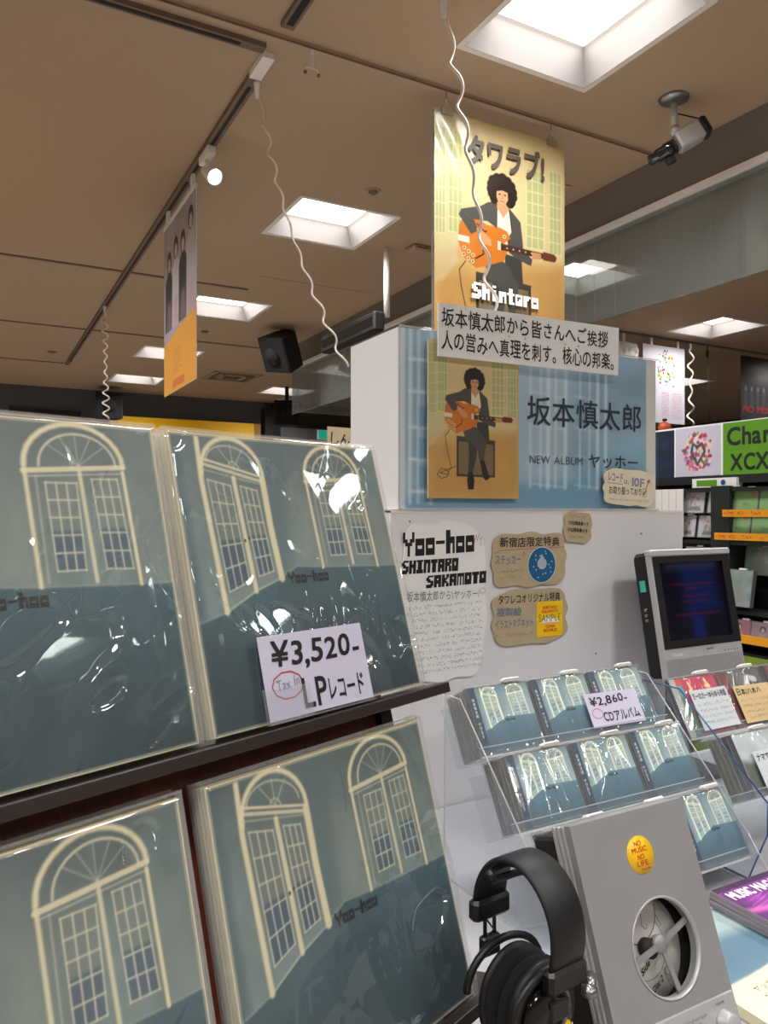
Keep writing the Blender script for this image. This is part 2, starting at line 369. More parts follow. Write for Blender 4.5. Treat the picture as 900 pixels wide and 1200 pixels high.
def sheet_mesh(name, Z, w, h, m, parent=None, x0=0, y0=0):
    ny, nx = Z.shape; a = Art(nx, ny / nx); o = None
    xs = x0 + np.linspace(0, w, nx); ys = y0 + np.linspace(0, h, ny); X, Y = np.meshgrid(xs, ys); co = np.stack([X, Y, Z], -1).reshape(-1, 3)
    i = np.arange(nx * ny).reshape(ny, nx); f = np.stack([i[:-1, :-1], i[:-1, 1:], i[1:, 1:], i[1:, :-1]], -1).reshape(-1, 4)
    me = bpy.data.meshes.new(name); me.from_pydata(co.tolist(), [], f.tolist()); me.materials.append(m); me.shade_smooth(); me.update()
    o = bpy.data.objects.new(name, me); COL.objects.link(o)
    if parent is not None: o.parent = parent
    return o

# --- the album cover: two arched french doors in a grey-teal room
CR = (226, 213, 174); CR2 = (204, 198, 170)
def lerp(a, b, t): return (a[0] + (b[0] - a[0]) * t, a[1] + (b[1] - a[1]) * t)
def quad_grid(A, q, nx, ny, w, col, a=1.0):            # q: TL, TR, BR, BL
    for i in range(nx + 1): A.line(lerp(q[0], q[1], i / nx), lerp(q[3], q[2], i / nx), w, col, a, 1.6)
    for j in range(ny + 1): A.line(lerp(q[0], q[3], j / ny), lerp(q[1], q[2], j / ny), w, col, a, 1.6)
def arch(cx0, y0, cx1, y1, h, n=14):
    return [(cx0 + (cx1 - cx0) * (1 - math.cos(PI * k / n)) / 2, y0 + (y1 - y0) * (1 - math.cos(PI * k / n)) / 2 + h * math.sin(PI * k / n)) for k in range(n + 1)]
def cover_art(n, border=.5):
    A = Art(n, 1.0); wall = np.array((110, 126, 124.)); floor = [(0, .352), (.028, .357), (.115, .378), (.254, .441), (.371, .48), (.459, .517), (.527, .512), (.589, .508), (.891, .497), (1, .495)]
    nz = fbm(n, n, 4, 3)[..., None]; nf = fbm(n, n, 18, 9)[..., None]
    ns = fbm(n, n, 9, 33, 3, 1.6, .7)[..., None]; A.c = wall * (.35 + .65 * np.clip(.75 + .45 * (1 - A.Y[..., None]) + .25 * (nz - .5), 0, 1.05)) * (0.80 + .22 * nz + .1 * nf + .12 * ns)
    A.poly([(0, 0.36), (.035, .36), (.03, 1), (0, 1)], (70, 92, 100), .8, 12)
    A.poly([(.37, .48), (.459, .517), (.453, .725), (.504, 1), (.37, 1)], (84, 104, 108), .75, 10)          # the far reveal
    A.poly([(.44, .5), (.62, .5), (.6, .75), (.5, .8)], (150, 158, 146), .5, 40)
    A.poly([(.9, .48), (1, .48), (1, .8), (.9, .8)], (138, 146, 136), .4, 30)
    A.poly([(0, 0)] + [(1, 0), (1, .495)] + floor[::-1][1:], (58, 84, 92), 1, 2)
    k = np.clip(A.Y / .5, 0, 1)[..., None]; fm = (A.c[..., 0:1] < 60)
    A.c = np.where(fm, A.c * (.74 + .32 * k) * (0.82 + .22 * nz + .14 * ns), A.c)
    A.path(floor, .004, CR2, .45, 3)
    # left door
    A.path([(.108, .985), (.103, .832), (.12, .379)], .02, CR, .95, 3); A.path(arch(.108, .86, .372, .86, .135), .017, CR, .95, 3)
    A.path(arch(.135, .905, .345, .885, .07), .006, CR2, .8, 2); A.line((.11, .915), (.372, .853), .009, CR, .9, 2); A.line((.112, .896), (.361, .838), .012, CR, .8, 2); A.line((.11, .875), (.36, .826), .005, CR2, .6, 2)
    for a in (55, 90, 125): A.line((.245, .885), (.245 + .09 * math.cos(math.radians(a)), .885 + .085 * math.sin(math.radians(a))), .004, CR2, .7, 2)
    A.path(arch(.225, .888, .268, .878, .025), .005, CR2, .8, 2)
    A.line((.238, .847), (.254, .441), 0.018, CR, .9, 2.5); A.path([(.367, .845), (.367, .669), (.377, .478)], .027, CR, .95, 3)
    for q in ([(.128, .838), (.219, .818), (.232, .476), (.143, .446)], [(.262, .818), (.332, .803), (.346, .506), (.277, .491)]):
        A.poly([lerp(q[0], q[3], .55), lerp(q[1], q[2], .55), q[2], q[3]], (52, 74, 92), .75, 4); A.poly([q[0], q[1], lerp(q[1], q[2], .55), lerp(q[0], q[3], .55)], (112, 120, 112), .5, 4); quad_grid(A, q, 3, 5, .0055, CR2, .85)
    A.path([(.12, .379), (.254, .441), (.377, .478)], .006, CR2, .6, 2)
    A.ell(.243, .62, .005, .006, (50, 60, 62)); A.ell(.262, .628, .005, .006, (50, 60, 62))
    # right door
    A.path([(.58, .85), (.589, .509)], .013, CR, .9, 2.5); A.path(arch(.58, .862, .884, .868, .13), .016, CR, .95, 3)
    A.path(arch(.622, .862, .86, .868, .1), .008, CR2, .9, 2); A.line((.576, .845), (.882, .866), .016, CR, .9, 2); A.line((.583, .828), (.88, .846), .005, CR2, .7, 2)
    for a in (40, 65, 90, 115, 140): A.line((.74, .865), (.74 + .11 * math.cos(math.radians(a)), .865 + .095 * math.sin(math.radians(a))), .004, CR2, .55, 2)
    A.line((.741, .845), (.752, .515), .013, CR, .85, 2.5); A.line((.88, .85), (.891, .497), .012, CR, .95, 2); A.line((.61, .83), (.612, .52), .006, CR2, .5, 2)
    for q in ([(.635, .811), (.728, .811), (.724, .55), (.64, .55)], [(.776, .825), (.858, .827), (.872, .546), (.787, .55)]):
        A.poly([lerp(q[0], q[3], .55), lerp(q[1], q[2], .55), q[2], q[3]], (58, 80, 100), .7, 4); A.poly([q[0], q[1], lerp(q[1], q[2], .55), lerp(q[0], q[3], .55)], (118, 126, 118), .5, 4); quad_grid(A, q, 3, 5, .0055, CR2, .85)
    # pale border printed round the sleeve
    e = np.minimum(np.minimum(A.X, 1 - A.X), np.minimum(A.Y, 1 - A.Y)); A.put((.007 - e) / (1.5 / n) + .5, (222, 210, 176), border)
    return A
# --- the guitarist photograph: coordinates digitised on a 700-wide sheet
def guitarist(n, dv=0.0, box=True):
    A = Art(n, 1.414, (214, 178, 112))
    P = lambda x, y: ((x - 65) / 700, (1105 - y) / 881 + dv)
    R = lambda pts: [P(*p) for p in pts]
    nz = fbm(n, A.ny, 5, 21)
    A.poly([(0, .62), (1, .62), (1, 1.42), (0, 1.42)], (224, 200, 146), .9, 20)
    A.poly([(0, .55), (.16, .62), (.16, 1.42), (0, 1.42)], (214, 206, 150), .8, 10)
    A.poly([(0, 0), (1, 0), (1, .62), (0, .45)], (198, 146, 76), .75, 30)
    for x0, x1, y0, y1 in ((70, 120, 0, 440), (135, 205, 0, 420), (545, 645, 100, 420), (675, 745, 80, 430)):
        A.poly(R([(x0, y0 - 120), (x1, y0 - 120), (x1, y1), (x0, y1)]), (176, 184, 122), .75, 5)
        for k in range(4): xx = x0 + (x1 - x0) * k / 3; A.line(P(xx, y0 - 120), P(xx, y1), .007, (236, 222, 170), .9, 2)
        for k in range(8): yy = y0 - 120 + (y1 - y0 + 120) * k / 7; A.line(P(x0, yy), P(x1, yy), .007, (236, 222, 170), .9, 2)
    A.poly(R([(70, 520), (170, 500), (185, 560), (110, 680), (65, 700)]), (222, 200, 158), .6, 6)
    if box:
        A.poly(R([(275, 615), (572, 640), (572, 932), (275, 930)]), (60, 56, 46)); A.poly(R([(290, 648), (558, 662), (558, 915), (290, 912)]), (128, 108, 78)); A.poly(R([(275, 605), (575, 630), (572, 648), (275, 640)]), (70, 66, 56))
    A.path(R([(222, 560), (190, 610), (200, 700), (232, 850), (205, 935), (160, 950), (130, 920), (160, 870), (205, 880), (215, 920), (150, 905), (270, 850)]), .007, (70, 56, 40), .9)
    dk = (78, 76, 70); dk2 = (64, 62, 58)
    A.poly(R([(425, 480), (520, 490), (528, 630), (440, 640)]), dk2)
    A.poly(R([(322, 560), (400, 515), (445, 540), (505, 645), (484, 795), (450, 798), (436, 705), (380, 690), (340, 620)]), dk)
    A.poly(R([(365, 640), (432, 700), (424, 780), (396, 892), (364, 892), (370, 760)]), dk2)
    A.poly(R([(453, 798), (486, 790), (508, 870), (532, 935), (505, 958), (480, 940), (468, 880)]), (44, 34, 28)); A.poly(R([(364, 892), (396, 890), (410, 960), (405, 1034), (362, 1034), (354, 960)]), (44, 34, 28))
    A.poly(R([(385, 225), (450, 222), (466, 350), (455, 430), (385, 380)]), (232, 220, 196))
    A.poly(R([(445, 222), (512, 290), (526, 400), (528, 440), (580, 482), (572, 520), (505, 500), (450, 470), (440, 400), (466, 350)]), dk); A.line(P(452, 240), P(466, 350), .01, (54, 52, 48))
    A.poly(R([(250, 308), (330, 345), (400, 345), (440, 358), (458, 392), (420, 428), (442, 470), (420, 522), (340, 562), (275, 588), (215, 545), (182, 455), (190, 372), (212, 325)]), (208, 118, 40), 1, 1.5)
    A.ell(*P(230, 480), .05, .06, (222, 136, 50), .6, 14)
    A.poly(R([(388, 428), (645, 436), (645, 466), (388, 464)]), (74, 44, 30)); A.poly(R([(640, 426), (705, 430), (720, 448), (708, 474), (640, 474)]), (110, 56, 32)); A.poly(R([(388, 418), (406, 418), (406, 466), (388, 466)]), (226, 214, 190))
    for k in range(6): A.ell(*P(440 + k * 34, 448), .006, .005, (226, 214, 190))
    A.poly(R([(182, 425), (240, 428), (242, 462), (182, 458)]), (232, 226, 206))
    for x, y in ((215, 490), (238, 505), (260, 520), (213, 525), (236, 543), (258, 555), (425, 388)): A.ell(*P(x, y), .014, .012, (230, 214, 176)); A.ell(*P(x, y), .007, .006, (120, 90, 50))
    A.path(R([(280, 350), (320, 385), (330, 378)]), .008, (60, 36, 22)); A.path(R([(275, 535), (315, 505), (312, 465)]), .008, (60, 36, 22))
    A.poly(R([(335, 222), (300, 250), (200, 288), (186, 320), (250, 412), (288, 384), (262, 330), (335, 325), (385, 352), (388, 216), (360, 214)]), dk); A.path(R([(250, 330), (215, 305)]), .008, (96, 94, 86), .6, 2)
    A.poly(R([(276, 372), (300, 372), (352, 420), (358, 455), (318, 450), (285, 405)]), (214, 152, 104)); A.poly(R([(575, 440), (628, 440), (632, 475), (580, 478)]), (208, 148, 102))
    A.poly(R([(388, 195), (438, 195), (450, 235), (418, 290), (384, 240)]), (208, 148, 104))
    A.ell(*P(412, 142), .09, .078, (40, 31, 24), 1, 2)
    for hx_, hy_, hr in ((352, 120, .03), (362, 95, .032), (385, 78, .032), (415, 72, .034), (442, 82, .032), (462, 104, .032), (472, 134, .03), (474, 162, .03), (466, 190, .028), (350, 148, .03), (354, 172, .028), (364, 192, .024)): A.ell(*P(hx_, hy_), hr, hr * .9, (40, 31, 24), 1, 2); A.poly(R([(345, 140), (385, 205), (360, 195)]), (36, 28, 22)); A.ell(*P(455, 190), .035, .04, (36, 28, 22), 1, 2); A.ell(*P(368, 185), .032, .04, (36, 28, 22), 1, 2)
    A.poly(R([(383, 138), (440, 138), (444, 185), (432, 208), (412, 220), (392, 208), (381, 180)]), (216, 160, 114), 1, 1.5); A.poly(R([(378, 118), (446, 118), (444, 146), (412, 140), (381, 150)]), (36, 28, 22), 1, 1.5)
    for x in (398, 427): A.ell(*P(x, 163), .009, .005, (50, 34, 26))
    A.path(R([(413, 165), (414, 182), (408, 186)]), .004, (160, 104, 74)); A.path(R([(402, 199), (424, 199)]), .006, (158, 84, 66))
    A.c *= (0.94 + .12 * nz)[..., None] * .82
    return A

# ================================================================== THE ROOM
lamps = []
for X in (-2.0, -0.4, 1.2):
    for Y in (-1.9, -0.3, 1.3, 2.91, 4.53, 6.1, 7.47): lamps.append((X, Y))
for Y in (-1.9, -.3, 1.4, 2.99, 7.47): lamps.append((2.75, Y))
for X in (4.4, 6.0, 7.6):
    for Y in (-1.45, 0.15, 1.75, 3.36, 5.05, 6.7): lamps.append((X, Y))
LW = 0.455; CZ = 2.8
RX0, RX1, RY0, RY1 = -3.2, 9.4, -3.2, 8.6
def ceiling_mesh():
    xs = sorted({RX0, RX1} | {a for X, _ in lamps for a in (X, X + LW)}); ys = sorted({RY0, RY1} | {round(a, 4) for _, Y in lamps for a in (Y, Y + LW)})
    mb = MB()
    for x0, x1 in zip(xs[:-1], xs[1:]):
        for y0, y1 in zip(ys[:-1], ys[1:]):
            cx, cy = (x0 + x1) / 2, (y0 + y1) / 2
            if any(X < cx < X + LW and Y < cy < Y + LW for X, Y in lamps): continue
            mb.add([(x0, y0, CZ), (x0, y1, CZ), (x1, y1, CZ), (x1, y0, CZ)], [(0, 1, 2, 3)])
    mb.box((RX0, RY0, CZ + .2), (RX1, RY1, CZ + .25))
    return mb
struct('ceiling', ceiling_mesh(), m_ceil)
struct('floor', MB().box((RX0, RY0, -.05), (2.6, RY1, 0), 0).box((2.6, RY0, -.05), (RX1, RY1, 0), 1), [m_floor, mat('low_bounce_floor', (74, 64, 58), .9)])  # unseen far floor darkened to cut the light bounced onto the ceiling there
struct('wall_left', MB().box((RX0 - .1, RY0, 0), (RX0, RY1, CZ)), m_wall)
struct('wall_front', MB().box((RX0, RY0 - .1, 0), (RX1, RY0, CZ)), m_wall)
struct('wall_right', MB().box((RX1, RY0, 0), (RX1 + .1, RY1, CZ)), m_brownwall)
struct('wall_back', MB().box((RX0, RY1, 0), (3.15, RY1 + .1, CZ), 0).box((3.15, RY1, 2.42), (RX1, RY1 + .1, CZ), 1).box((3.15, RY1, 0), (4.6, RY1 + .1, 2.42), 2).box((4.6, RY1, 0), (RX1, RY1 + .1, 2.42), 1), [m_dwall, m_brownwall, m_wall])
struct('trim_1', MB().box((3.02, 8.45, 0), (3.2, RY1, 2.72)), m_blackm)
struct('trim_2', MB().box((3.2, 8.42, 2.38), (RX1, RY1, 2.5)), m_dwall)
# bulkhead beam round the smoke curtain
struct('trim_3', MB().box((2.22, RY0, 2.635), (2.34, 5.61, CZ)), m_beam)
struct('trim_4', MB().box((2.205, RY0, 2.615), (2.26, 5.61, 2.637)).box((2.205, 5.59, 2.615), (3.4, 5.63, 2.637)), m_lampwhite)
g = struct('window_1', MB().box((2.222, RY0, 2.27), (2.23, 5.6, 2.62)), m_glass)
mb = MB()
for k in range(60): y = -1.0 + k * .11; mb.box((2.2255, y, 2.275), (2.2265, y + .0012, 2.615))
wr = mb.build('wire', m_steel, g); wr['kind'] = 'stuff'
g2 = struct('window_2', MB().box((2.23, 5.6, 2.29), (3.4, 5.608, 2.62)), m_glass)
# thin ceiling joints / hanging rails
mb = MB()
for a, b in (((.1, 4.262), (1.42, 4.282)), ((.1, 5.74), (2.2, 5.762)), ((-.6, 7.14), (.71, 7.16))): mb.box((a[0], a[1], CZ - .006), (b[0], b[1], CZ + .002))
struct('trim_5', mb, m_joint)
mb = MB().box((1.4, 4.0, CZ - .001), (2.1, 4.004, CZ + .001)).box((1.75, 2.3, CZ - .002), (2.1, 2.306, CZ + .001))
struct('trim_6', mb, m_joint)
# ---- recessed lamps
proto = thing('ceiling_light', '', 'light', Matrix.Translation((lamps[0][0], lamps[0][1], CZ)), 'recessed square ceiling lights')
h = .085; i0 = .06; W = LW
mb = MB(); o = [(-.012, -.012), (W + .012, -.012), (W + .012, W + .012), (-.012, W + .012)]; i = [(.006, .006), (W - .006, .006), (W - .006, W - .006), (.006, W - .006)]
mb.add([(x, y, -.004) for x, y in o] + [(x, y, -.004) for x, y in i] + [(x, y, .0) for x, y in o], [(k, (k + 1) % 4, (k + 1) % 4 + 4, k + 4) for k in range(4)] + [(k, (k + 1) % 4, (k + 1) % 4 + 8, k + 8) for k in range(4)])
mb.build('trim_frame', m_lampwhite, proto)
mb = MB(); inn = [(i0, i0), (W - i0, i0), (W - i0, W - i0), (i0, W - i0)]
mb.add([(x, y, -.003) for x, y in i] + [(x, y, h) for x, y in inn], [(k, (k + 1) % 4, (k + 1) % 4 + 4, k + 4) for k in range(4)])
mb.build('reflector', mat('lamp_reflector', (130, 124, 122), 0.7, var=.01), proto)
MB().box((i0, i0, h - .004), (W - i0, W - i0, h + .01)).build('diffuser', m_panel, proto)
ld = bpy.data.lights.new('lamp', 'AREA'); ld.shape = 'SQUARE'; ld.size = W - 2 * i0; ld.energy = LAMP_W; ld.spread = math.radians(145); ld.color = (.97, .985, 1.0)
lo = bpy.data.objects.new('lamp', ld); COL.objects.link(lo); lo.location = (W / 2, W / 2, h - .008); lo.parent = proto
names = {(1.2, 1.3): 'large square ceiling light nearest the security camera', (1.2, 2.91): 'square ceiling light behind the long coiled white cord', (1.2, 4.53): 'square ceiling light just right of the hanging band banner',
         (1.2, 6.1): 'square ceiling light partly hidden behind the hanging band banner', (1.2, 7.47): 'small far square ceiling light between banner and short coiled cord', (2.75, 7.47): 'far square ceiling light below the tilted black ceiling speaker',
         (2.75, 2.99): 'square ceiling light seen through the wired glass beside the guitarist poster', (4.4, 3.36): 'square ceiling light above the green sign, beyond the glass', (6.0, 5.05): 'small far ceiling light seen behind the coiled cord over the green sign'}
for k, (X, Y) in enumerate(lamps):
    o = proto if k == 0 else dup(proto, None, Matrix.Translation((X, Y, CZ)))
    o['label'] = names.get((X, Y), 'recessed square ceiling light outside the framed view')
# ---- lighting track with spot, clips, banner
t = thing('lighting_track', 'dark slotted lighting track running away along the ceiling left of the lights', 'track', upframe((.74, 1.96, CZ)))
MB().box((-.018, .2, -.016), (.018, 5.2, 0)).build('rail', m_joint, t)
MB().box((-.006, .25, -.0175), (.006, .95, -.0155)).box((-.006, 1.0, -.0175), (.006, 5.0, -.0155)).build('slot', m_blackm, t)
MB().box((-.018, .08, -.018), (.018, .2, 0)).build('end_feed', m_lampwhite, t)
t = thing('poster_rail', 'thin pale rail crossing the ceiling that carries the guitarist poster', 'rail', upframe((.05, 1.96, CZ)))
MB().box((0, -.012, -.012), (2.15, .012, 0)).build('rail', m_ceil, t)
MB().box((0, -.013, -.013), (2.15, -.009, -.009)).build('shadow_gap', m_joint, t, 'dark lower edge')
t = thing('lighting_track', 'dark slotted track beside the poster rail, upper left of the ceiling', 'track', upframe((.1, 2.02, CZ)))
MB().box((0, -.016, -.014), (.62, .016, 0)).build('rail', m_joint, t); MB().box((.0, -.006, -.016), (.55, .006, -.0135)).build('slot', m_blackm, t)
t = thing('lighting_track', 'short dark track end at the top edge above the poster rail', 'track', upframe((.74, 1.2, CZ)))
MB().box((-.018, 0, -.014), (.018, .7, 0)).build('rail', m_joint, t); MB().box((-.009, 0, -.016), (.009, .68, -.0135)).build('slot', m_blackm, t)
t = thing('spotlight', 'white lit spotlight clipped to the dark ceiling track', 'spotlight', upframe((.74, 2.68, CZ - .016)))
MB().rbox((-.015, -.06, -.03), (.015, .06, 0), .003).build('adapter', m_lampwhite, t)
MB().tube([(0, 0, -.03), (.004, -.01, -.075)], .008).build('arm', m_lampwhite, t)
d = Vector((.25, -.75, -.55)).normalized(); R = Vector((0, 0, 1)).rotation_difference(d).to_matrix().to_4x4(); T = Matrix.Translation((.004, -.005, -.075)) @ R
MB().lathe([(.0, -.03), (.014, -.03), (.018, -.01), (.03, .035), (.03, .05), (.027, .05), (.026, .04)], 24, T=T).build('lamp_head', m_lampwhite, t)
MB().lathe([(.0, .041), (.026, .041), (.024, .046), (.0, .047)], 24, T=T).build('bulb', m_spot, t)
# band banner on the track
B = Matrix(((0, 0, -1, .742), (-1, 0, 0, 3.37), (0, 1, 0, 2.0), (0, 0, 0, 1)))
t = thing('hanging_banner', 'long banner of four standing people over an orange foot, hung from the track', 'banner', B)
A = Art(150, 1.35, (176, 168, 172)); A.c *= (0.9 + .2 * fbm(150, A.ny, 4, 77))[..., None]
A.poly([(0, 0), (1, 0), (1, .52), (.6, .48), (0, .40)], (232, 164, 60), 1, 1.5)
for cx, col, top in ((.18, (48, 44, 46), 1.06), (.4, (206, 200, 204), 1.12), (.62, (52, 48, 50), 1.10), (.85, (190, 182, 186), 1.2)):
    A.poly([(cx - .13, .5), (cx + .13, .5), (cx + .12, top - .17), (cx + .05, top - .1), (cx - .05, top - .1), (cx - .12, top - .17)], col, .95, 2); A.ell(cx, top - .02, .07, .085, (40, 34, 34), 1, 1.5); A.ell(cx, top - .045, .042, .055, (214, 180, 166), 1, 1.5)
    A.poly([(cx - .1, .5), (cx + .1, .5), (cx + .06, .72), (cx - .05, .72)], (196, 150, 160), .5, 8)
for k in range(9): A.line((.32, .32 - k * .022), (.55 + .06 * math.sin(k * 3), .32 - k * .022), .006, (190, 112, 50), .7)
A.poly([(.3, .03), (.66, .03), (.66, .09), (.3, .09)], (206, 90, 50), .7)
MB().box((0, 0, -.002), (.535, .725, 0)).build('banner_sheet', m_paper, t); print_mesh('banner_print', A, .535, .725, .0005, t)
MB().box((0, .72, -.004), (.535, .735, .004)).build('top_bar', m_lampwhite, t)
for x in (.06, .47): MB().box((x, .733, -.006), (x + .03, .8, .006)).build('hanging_clip', m_lampwhite, t)
# small ceiling fittings
t = thing('ceiling_sensor', 'tiny round dark sensor on the ceiling right of the long coiled cord', 'sensor', upframe((1.43, 2.72, CZ))); MB().lathe([(.0, -.014), (.012, -.014), (.02, -.006), (.02, 0)], 20).build('dome', m_joint, t); MB().lathe([(.0, -.004), (.03, -.004), (.032, 0)], 20).build('base_ring', m_ceil, t)
t = thing('ceiling_sensor', 'small pale box on the ceiling left of the guitarist poster', 'sensor', upframe((1.93, 3.2, CZ))); MB().rbox((-.05, -.05, -.03), (.05, .05, 0), .008).build('cover', m_ceil, t); MB().box((-.03, -.051, -.02), (.03, -.049, -.012)).build('slit', m_joint, t)
t = thing('ceiling_sensor', 'tiny dark sensor on the ceiling left of the far lights', 'sensor', upframe((1.48, 5.42, CZ))); MB().lathe([(.0, -.012), (.014, -.01), (.03, 0)], 16).build('dome', m_joint, t)
t = thing('ceiling_sensor', 'tiny dark sensor on the ceiling at the far left, above the dark wall', 'sensor', upframe((.58, 6.7, CZ))); MB().lathe([(.0, -.012), (.02, -.01), (.04, 0)], 16).build('dome', m_joint, t)
t = thing('rail_clip', 'small white double clip hanging under the poster rail', 'clip', upframe((.835, 1.955, CZ - .012)))
MB().box((-.004, -.003, -.05), (.004, .003, 0)).build('stem', m_lampwhite, t); MB().tube([(-.02, 0, -.065), (-.018, 0, -.05), (.018, 0, -.05), (.02, 0, -.065)], .003, 6).build('clip_arms', m_lampwhite, t)
for x in (-.02, .02): MB().lathe([(.0, -.004), (.005, -.002), (.005, .004), (0, .005)], 8, T=Matrix.Translation((x, 0, -.068))).build('clip_tip', m_joint, t)
t = thing('air_vent', 'square slotted air vent in the far ceiling left of the tilted speaker', 'vent', upframe((1.95, 6.85, CZ)))
for k in range(4): a = .02 + k * .055; MB().box((a, a, -.012 - .002 * k), (.5 - a, a + .02, -.002)).box((a, .48 - a, -.012 - .002 * k), (.5 - a, .5 - a, -.002)).box((a, a, -.012 - .002 * k), (a + .02, .5 - a, -.002)).box((.48 - a, a, -.012 - .002 * k), (.5 - a, .5 - a, -.002)).build('vent_ring', m_ceil if k % 2 == 0 else m_joint, t)
# ---- coiled cords
def coil(name, label, p0, p1, amp, turns, r, sag=0.0, mat_=m_cord, plug=None):
    p0 = Vector(p0); p1 = Vector(p1); n = int(turns * 14); pts = []
    for k in range(n + 1):
        u = k / n; c = p0.lerp(p1, u); c += Vector((-.3, .1, 0)) * sag * math.sin(PI * u); a = 2 * PI * turns * u; am = amp * min(1, u * 5) * (0.75 + .35 * math.sin(u * 9))
        pts.append(c + Vector((math.cos(a) * am, math.sin(a) * am, 0)))
    t = thing(name, label, 'cord', Matrix.Translation(p0)); pts = [p - p0 for p in pts]
    MB().tube(pts, r, 7).build('cord', mat_, t)
    MB().lathe([(.0, -.05), (.006, -.045), (.009, -.01), (.012, 0)], 12).build('plug', m_lampwhite, t)
    return t
coil('coiled_cord', 'thick coiled white cord hanging in front of the guitarist poster', (1.055, 1.62, 2.8), (1.245, 1.64, 1.945), .012, 8, .0042)
coil('coiled_cord', 'long thin coiled white cord curving from the track down to the white box', (.75, 2.17, 2.78), (1.02, 2.12, 1.95), .009, 10, .0033, .12)
coil('coiled_cord', 'short coiled white cord at the far left of the ceiling track', (.735, 5.0, 2.79), (.74, 4.98, 2.08), .018, 11, .005)
coil('coiled_cord', 'coiled white cord hanging beyond the glass above the green sign', (4.81, 3.96, 2.78), (4.81, 3.96, 2.15), .022, 5, .007)
# ---- guitarist poster
t = thing('hanging_poster', 'large hanging poster of a seated guitarist under bold black lettering', 'poster', frame((1.236, 1.955, 2.0)))
PA = guitarist(300, -.075)
bend = (fbm(300, PA.ny, 3, 5) - .5) * .008 * np.clip(PA.Y / 1.414, .2, 1) + .004 * np.exp(-((PA.X - .1) ** 2 + (PA.Y - 1.25) ** 2) / .02) * np.sin(PA.X * 40 + PA.Y * 22)
print_mesh('poster_print', PA, .517, .731, .002, t, bend=bend, m=m_gprint)
MB().box((0, 0, -.012), (.517, .728, -.010)).build('backing_sheet', m_paper, t)
mb = MB(); text(mb, 'タワラブ!', .122, .585, .425, .682, .0085, 0, bold=.045); mb.build('title_lettering', mat('brown_black_ink', (70, 58, 48), .5, var=0), t)
mb = MB(); block(mb, 'Shintaro', .135, .168, .40, .218, .0085, rise=-.004); mb.build('name_lettering', m_whiteink, t, 'cream blocky lettering across the lower part')
for x in (.045, .46):
    c = MB().box((x - .02, .716, -.016), (x + .02, .738, .008)).tube([(x - .012, .738, 0), (x - .006, .757, 0), (x + .006, .757, 0), (x + .012, .738, 0)], .0016, 6).tube([(x, .757, 0), (x, .79, 0)], .0022, 6).build('hanging_clip', m_chrome, t)
# ---- security camera
t = thing('security_camera', 'silver and black security camera hanging from a round ceiling mount', 'camera', upframe((1.94, 1.66, CZ)))
MB().lathe([(0, -.016), (.02, -.016), (.044, -.008), (.046, 0)], 32).build('ceiling_mount', m_steel, t)
MB().tube([(0, 0, -.01), (0, 0, -.1)], .011, 14).tube([(0, 0, -.095), (.0, -.012, -.12)], .015, 14).build('stem', m_silver2, t)
MB().tube([(.012, 0, -.045), (.05, -.02, -.055), (.09, -.05, -.07), (.095, -.06, -.1), (.07, -.04, -.115)], .0022, 6).build('cable', m_blackm, t)
q = [Vector((.075, -.055, -.1)), Vector((-.055, .045, -.19))]; d = (q[1] - q[0]).normalized(); x = d.cross(Vector((0, 0, 1))).normalized(); z = x.cross(d)
T = Matrix(((x.x, d.x, z.x, q[0].x), (x.y, d.y, z.y, q[0].y), (x.z, d.z, z.z, q[0].z), (0, 0, 0, 1)))
MB().rbox((-.029, .012, -.027), (.029, .095, .031), .006, T=T).build('body', m_silver2, t)
MB().rbox((-.030, -.008, -.028), (.030, .014, .032), .006, T=T).build('rear_cap', m_black, t)
MB().lathe([(0, 0), (.024, 0), (.024, .03), (.02, .032), (.02, .06), (.016, .062), (.016, .085), (0, .086)], 24, T=T @ Matrix.Translation((0, .104, 0)) @ Matrix.Rotation(-PI / 2, 4, 'X')).build('lens', m_glossb, t)
MB().rbox((-.007, .12, -.045), (.007, .15, -.02), .003, T=T).build('lens_lever', m_black, t)
# ---- ceiling speakers and screens
def speaker(name, label, M, s=.26, mount=True, drop=0):
    t = thing(name, label, 'speaker', M)
    pts = [(-s / 2, -s * .35), (s / 2, -s * .35), (s * .36, s * .35), (-s * .36, s * .35)]
    MB().poly(pts, -s / 2, s / 2).build('cabinet', m_blackm, t, bevel=.006)
    MB().box((-s * .46, -s * .37, -s * .45), (s * .46, -s * .35, s * .45)).build('grille', m_fabric, t)
    MB().lathe([(0, 0), (s * .1, 0), (s * .22, -.012), (s * .24, -.016), (s * .24, -.02)], 24, T=Matrix.Translation((0, -s * .36, 0)) @ Matrix.Rotation(-PI / 2, 4, 'X')).build('cone', m_fabric, t)
    return t
M0 = Matrix.Translation((1.93, 5.05, 2.63)) @ Matrix.Rotation(math.radians(-70), 4, 'Z') @ Matrix.Rotation(math.radians(28), 4, 'X') @ Matrix.Rotation(math.radians(10), 4, 'Y')
t = speaker('ceiling_speaker', 'tilted black box speaker on a short ceiling pole', M0, .25)
I = M0.inverted(); MB().tube([I @ Vector((1.99, 5.12, 2.8)), I @ Vector((1.98, 5.1, 2.68))], .012, 10).tube([I @ Vector((1.99, 5.12, 2.8)), I @ Vector((1.99, 5.12, 2.79))], .05, 14).build('ceiling_pole', m_blackm, t)
M1 = upframe((1.25, 8.3, 2.6)); t = speaker('wall_speaker', 'small black speaker high on the dark back wall by the yellow band', M1, .27); MB().box((-.04, .09, -.03), (.04, .3, .03)).build('bracket', m_blackm, t)
